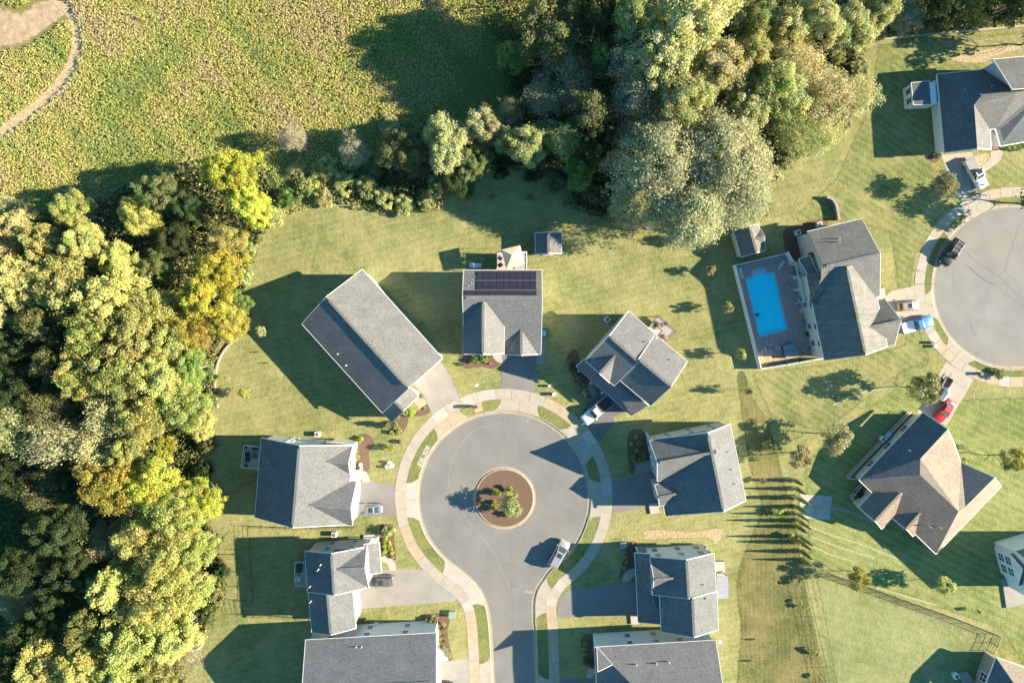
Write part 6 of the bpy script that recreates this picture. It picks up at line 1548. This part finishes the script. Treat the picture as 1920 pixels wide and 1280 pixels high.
for i in range(13): t = (i+.5)/13; MB().bar(P4[0].lerp(P4[3],t)+Vector((0,0,.05)), P4[1].lerp(P4[2],t)+Vector((0,0,.05)), .06, .06).build('seam', M_metalroof, e)
for p in P4: MB().box(p.x*.92-.06,p.x*.92+.06,p.y*.92-.06,p.y*.92+.06,0,2.62).build('post', M_woodbr, e)
chair(1352,1073,-60,M_wick,'tan chair on the small white deck'); chair(1346,1075,30,M_wick,'tan chair at the wall side of the small white deck')
# brown roofed house: side deck, porch furniture
deck('side_deck', [(1584.5,894),(1704,770),(1716,778),(1603,897)], .35, 'long narrow deck along the brown roofed house', M_woodbr, M_white, skip=(1,2))
deck('corner_deck', [(1592,932),(1611,908),(1632,925),(1614,948)], .35, 'corner deck with dark furniture on the brown roofed house', M_woodbr, M_white, skip=(1,2))
table(1611,926,40,1.2,.9,.7,M_black,'black table on the corner deck of the brown roofed house',z=.35); chair(1604,921,30,M_black,'black chair on the corner deck, left of the table',z=.35); chair(1619,932,200,M_black,'black chair on the corner deck, right of the table',z=.35)
e = empty('folded_cover', W(1663,817,.35), R(45), 'folded blue cover on the long narrow deck', 'cover'); MB().box(-.7,.7,-.45,.45,0,.35,.12).build('bundle', M_aqua, e); MB().bar((-.7,0,.37),(.7,0,.37),.06,.04).build('strap', M_black, e)
path = S(empty('stepping_path', W(1595,960,0)))
for i in range(15):
    t = i/14; x = 1561+66*t; y = 953+6*t+14*t*t*.95; p = W2(x,y)-W2(1595,960)
    o_ = MB().box(-.21,.21,-.27,.27,-.02,.045,.015).build('stepping_stone', M_conc_g, path, loc=(p.x,p.y,0)); o_.rotation_euler = (0,0,R(-8-18*t+trng.uniform(-6,6)))
# ------------------------------------------------------------------ air conditioners and garden odds
def aircon(px, py, rz, label):
    e = empty('air_conditioner', W(px,py,0), R(rz), label, 'air conditioner'); MB().box(-.5,.5,-.5,.5,0,.08).build('pad', M_conc_g, e)
    MB().box(-.42,.42,-.42,.42,.08,.95,.03).build('cabinet', M_pvc, e)
    for i in range(6): MB().box(-.43,.43,-.43,.43,.2+.11*i,.225+.11*i).build('louvre', M_grey, e)
    MB().lathe([(.34,.94),(.34,.965),(.001,.965)],18).build('fan_grille', M_dkgrey, e); MB().lathe([(.1,.96),(.09,1.0),(.001,1.0)],10).build('fan_hub', M_grey, e)
aircon(597,812.5,0,'white air conditioner above the white house with the deck'); aircon(628.5,999.5,0,'white air conditioner above the stepped ridge house'); aircon(707,1170,0,'white air conditioner between the two bottom left houses')
aircon(1137.5,599,-45,'white air conditioner at the rear corner of the dormer house'); aircon(1652,822,40,'grey air conditioner on the long narrow deck'); aircon(1493,437,14,'air conditioner at the corner of the pool house'); aircon(1788,1263,20,'air conditioner beside the bottom right corner house')
aircon(1533,422,14,'grey unit against the north wall of the pool house')
def ball(px, py, r, mat, label, name='garden_ball'):
    e = empty(name, W(px,py,0), 0, label, 'ornament'); MB().lathe([(.001,.05),(r*.5,.05+r*.13),(r*.87,.05+r*.5),(r,.05+r),(r*.87,.05+r*1.5),(r*.5,.05+r*1.87),(.001,.05+r*2)],14).build('globe', mat, e, True); MB().lathe([(r*.5,0),(r*.4,.1)],10).build('base', M_grey, e)
ball(677,870,.36,M_pvc,'larger white globe in the bed of the white house'); ball(678,877.5,.3,M_pvc,'smaller white globe in the bed of the white house'); ball(749.5,827,.4,M_black,'black garden globe on the lawn left of the circle')
table(736.5,871,0,.8,.8,.7,M_pvc,'small white round table on the lawn left of the circle',round_=True); chair(731,867,-50,M_pvc,'upper white chair beside the white round table',s=.8); chair(727,873.5,20,M_pvc,'lower white chair beside the white round table',s=.8)
M_clay = plain('clay_pot', (.36,.16,.08), .8)
e = empty('planter', W(677,900,.02), 0, 'orange clay planter by the door of the white house', 'planter'); MB().lathe([(.2,0),(.32,.5),(.27,.5),(.24,.42),(.001,.42)],14).build('pot', M_clay, e); inst('foliage', SHRUB[1], e, (0,0,.35), s=(.5,.5,.5), color=K['rust'])
e = empty('planter', W(1188,1085,.02), 0, 'dark round planter in the curved path of the stepped blue house', 'planter'); MB().lathe([(.25,0),(.38,.5),(.32,.5),(.28,.42),(.001,.42)],14).build('pot', M_dkgrey, e); inst('foliage', SHRUB[2], e, (0,0,.35), s=(.55,.55,.5), color=K['brown'])
# flag by the bottom left house
M_fr = plain('flag_red', (.40,.03,.04), .8); M_fb = plain('flag_blue', (.03,.05,.22), .8); M_fw = plain('flag_white', (.70,.68,.66), .8)
e = empty('flag', W(817,1243,0), R(-50), 'red white and blue flag on a slanted pole by the bottom left porch', 'flag'); MB().tube([(0,0,2.0),(.9,0,2.7)],.025,6).build('pole', M_white, e)
fl_ = MB()
for i in range(7): 
    MB().add([(.25+.02*math.sin(i),-.02,2.2-i*.14+.5),(1.25,.06,2.26-i*.14+.5),(1.25,.06,2.14-i*.14+.5),(.25,-.02,2.08-i*.14+.5)],[(0,1,2,3)]).build('stripe', M_fr if i%2 == 0 else M_fw, e)
MB().add([(.24,-.04,2.72),(.68,-.02,2.75),(.68,-.02,2.2),(.24,-.04,2.2)],[(0,1,2,3)]).build('canton', M_fb, e)
e = empty('recycling_bin', W(1019.5,621,.026), R(0), 'blue topped bin against the right wall of the solar roof house', 'bin')
MB().box(-.38,.38,-.85,.85,0,.9,.05).build('tub', M_grey, e); MB().box(-.32,.32,-.75,.1,.9,.97,.03).build('lid', M_aqua, e); MB().box(-.32,.32,.12,.75,.9,.95,.03).build('dark_lid', M_dkgrey, e)
# ------------------------------------------------------------------ fences and garden walls
fence([(1552,1073),(1610,1094),(1700,1126),(1790,1158),(1866,1188),(1860,1204),(1852,1219)], 1.35, 'black metal fence crossing the lower right lawn', 'metal_fence', M_black, 2.3, 'metal', postw=.07)
fence([(1512,1058),(1526,1120),(1542,1190),(1556,1250),(1568,1310)], 1.75, 'tall thin black wire fence beside the rough strip', 'wire_fence', M_black, 4.2, 'wire', postw=.05)
fence([(442,1123),(447,1150),(510,1153),(582,1158)], 1.2, 'thin black fence crossing the left lawn below the stepped house', 'wire_fence', M_black, 2.4, 'wire', postw=.06)
fence([(442,1123),(476,1126),(468,985),(560,989),(662,987)], 1.2, 'thin black fence around the shaded left lawn', 'wire_fence', M_black, 2.4, 'wire', postw=.06)
M_stone = plain('grey_edging_stone', (.26,.25,.23), .9, var=.2, vs=3)
def stonewall(pts, w, h, label, mat, name='garden_wall', step=.62):
    P = smooth_poly(PX(pts), 10, False); e = empty(name, (P[0].x,P[0].y,0), 0, label, 'wall'); o = P[0]; acc = [P[0]]; last = P[0]
    for p in P[1:]:
        while (p-last).length >= step: last = last+(p-last).normalized()*step; acc.append(last)
    for a, b in zip(acc, acc[1:]):
        j = trng.uniform(-.02,.02); c = (a+b)/2-o; ang = math.atan2((b-a).y,(b-a).x); g = step/2-.012
        x = MB().box(-g,g,-w/2,w/2,-.05,h+j,.025).build('stone', mat, e, loc=(c.x,c.y,0)); x.rotation_euler = (0,0,ang)
    return e
stonewall([(446,634),(428,648),(414,668),(406,692),(403.5,720),(405,745),(410,768)], .3, .35, 'curved grey stone edging between the wood and the left lawn', M_stone)
stonewall([(371,772),(373,800),(380,850)], .3, .35, 'short grey stone edging by the wood above the white house', M_stone)
stonewall([(1546,371),(1556,374),(1563,384),(1567,400),(1569,416)], .45, .95, 'curved stone wall behind the pool house', M_stone)
stonewall([(1636,77),(1700,69),(1780,62),(1860,55),(1935,48)], .28, .3, 'straight timber edging between the top field and the wood', plain('pale_timber', (.34,.29,.22), .9, var=.2), 'timber_edging', 2.0)
for px, py, L_, a in ((408,458,2.6,-12),(378,1180,3.5,60),(335,878,3.2,-70)):
    pass
def log(px, py, z, L_, a, r, label):
    e = empty('fallen_branch', W(px,py,z), R(a), label, 'branch'); MB().tube([(-L_/2,0,0),(-L_*.1,.15,.2),(L_*.3,-.1,.35),(L_/2,.1,.3)],[r,r*.85,r*.55,r*.2],6).build('stem', M_barkpale, e, True)
    for k in range(4): t = -.3+.2*k; MB().tube([(L_*t,0,.12),(L_*t+.5,.7*(-1)**k,.5)],[r*.4,r*.08],4).build('twig', M_barkpale, e)
log(300,882,9.5,5.5,22,.13,'pale broken limb reaching from the wood towards the white house'); log(390,1040,.4,6,-62,.10,'pale fallen branch on the lawn edge by the wire fence'); log(345,1215,2.0,9,52,.14,'long pale fallen trunk at the bottom of the left wood'); log(402,460,5,2.8,-8,.2,'white broken trunk above the golden trees')
print('objects', len(bpy.data.objects), 'tris', sum(len(p.vertices)-2 for me in bpy.data.meshes for p in me.polygons))
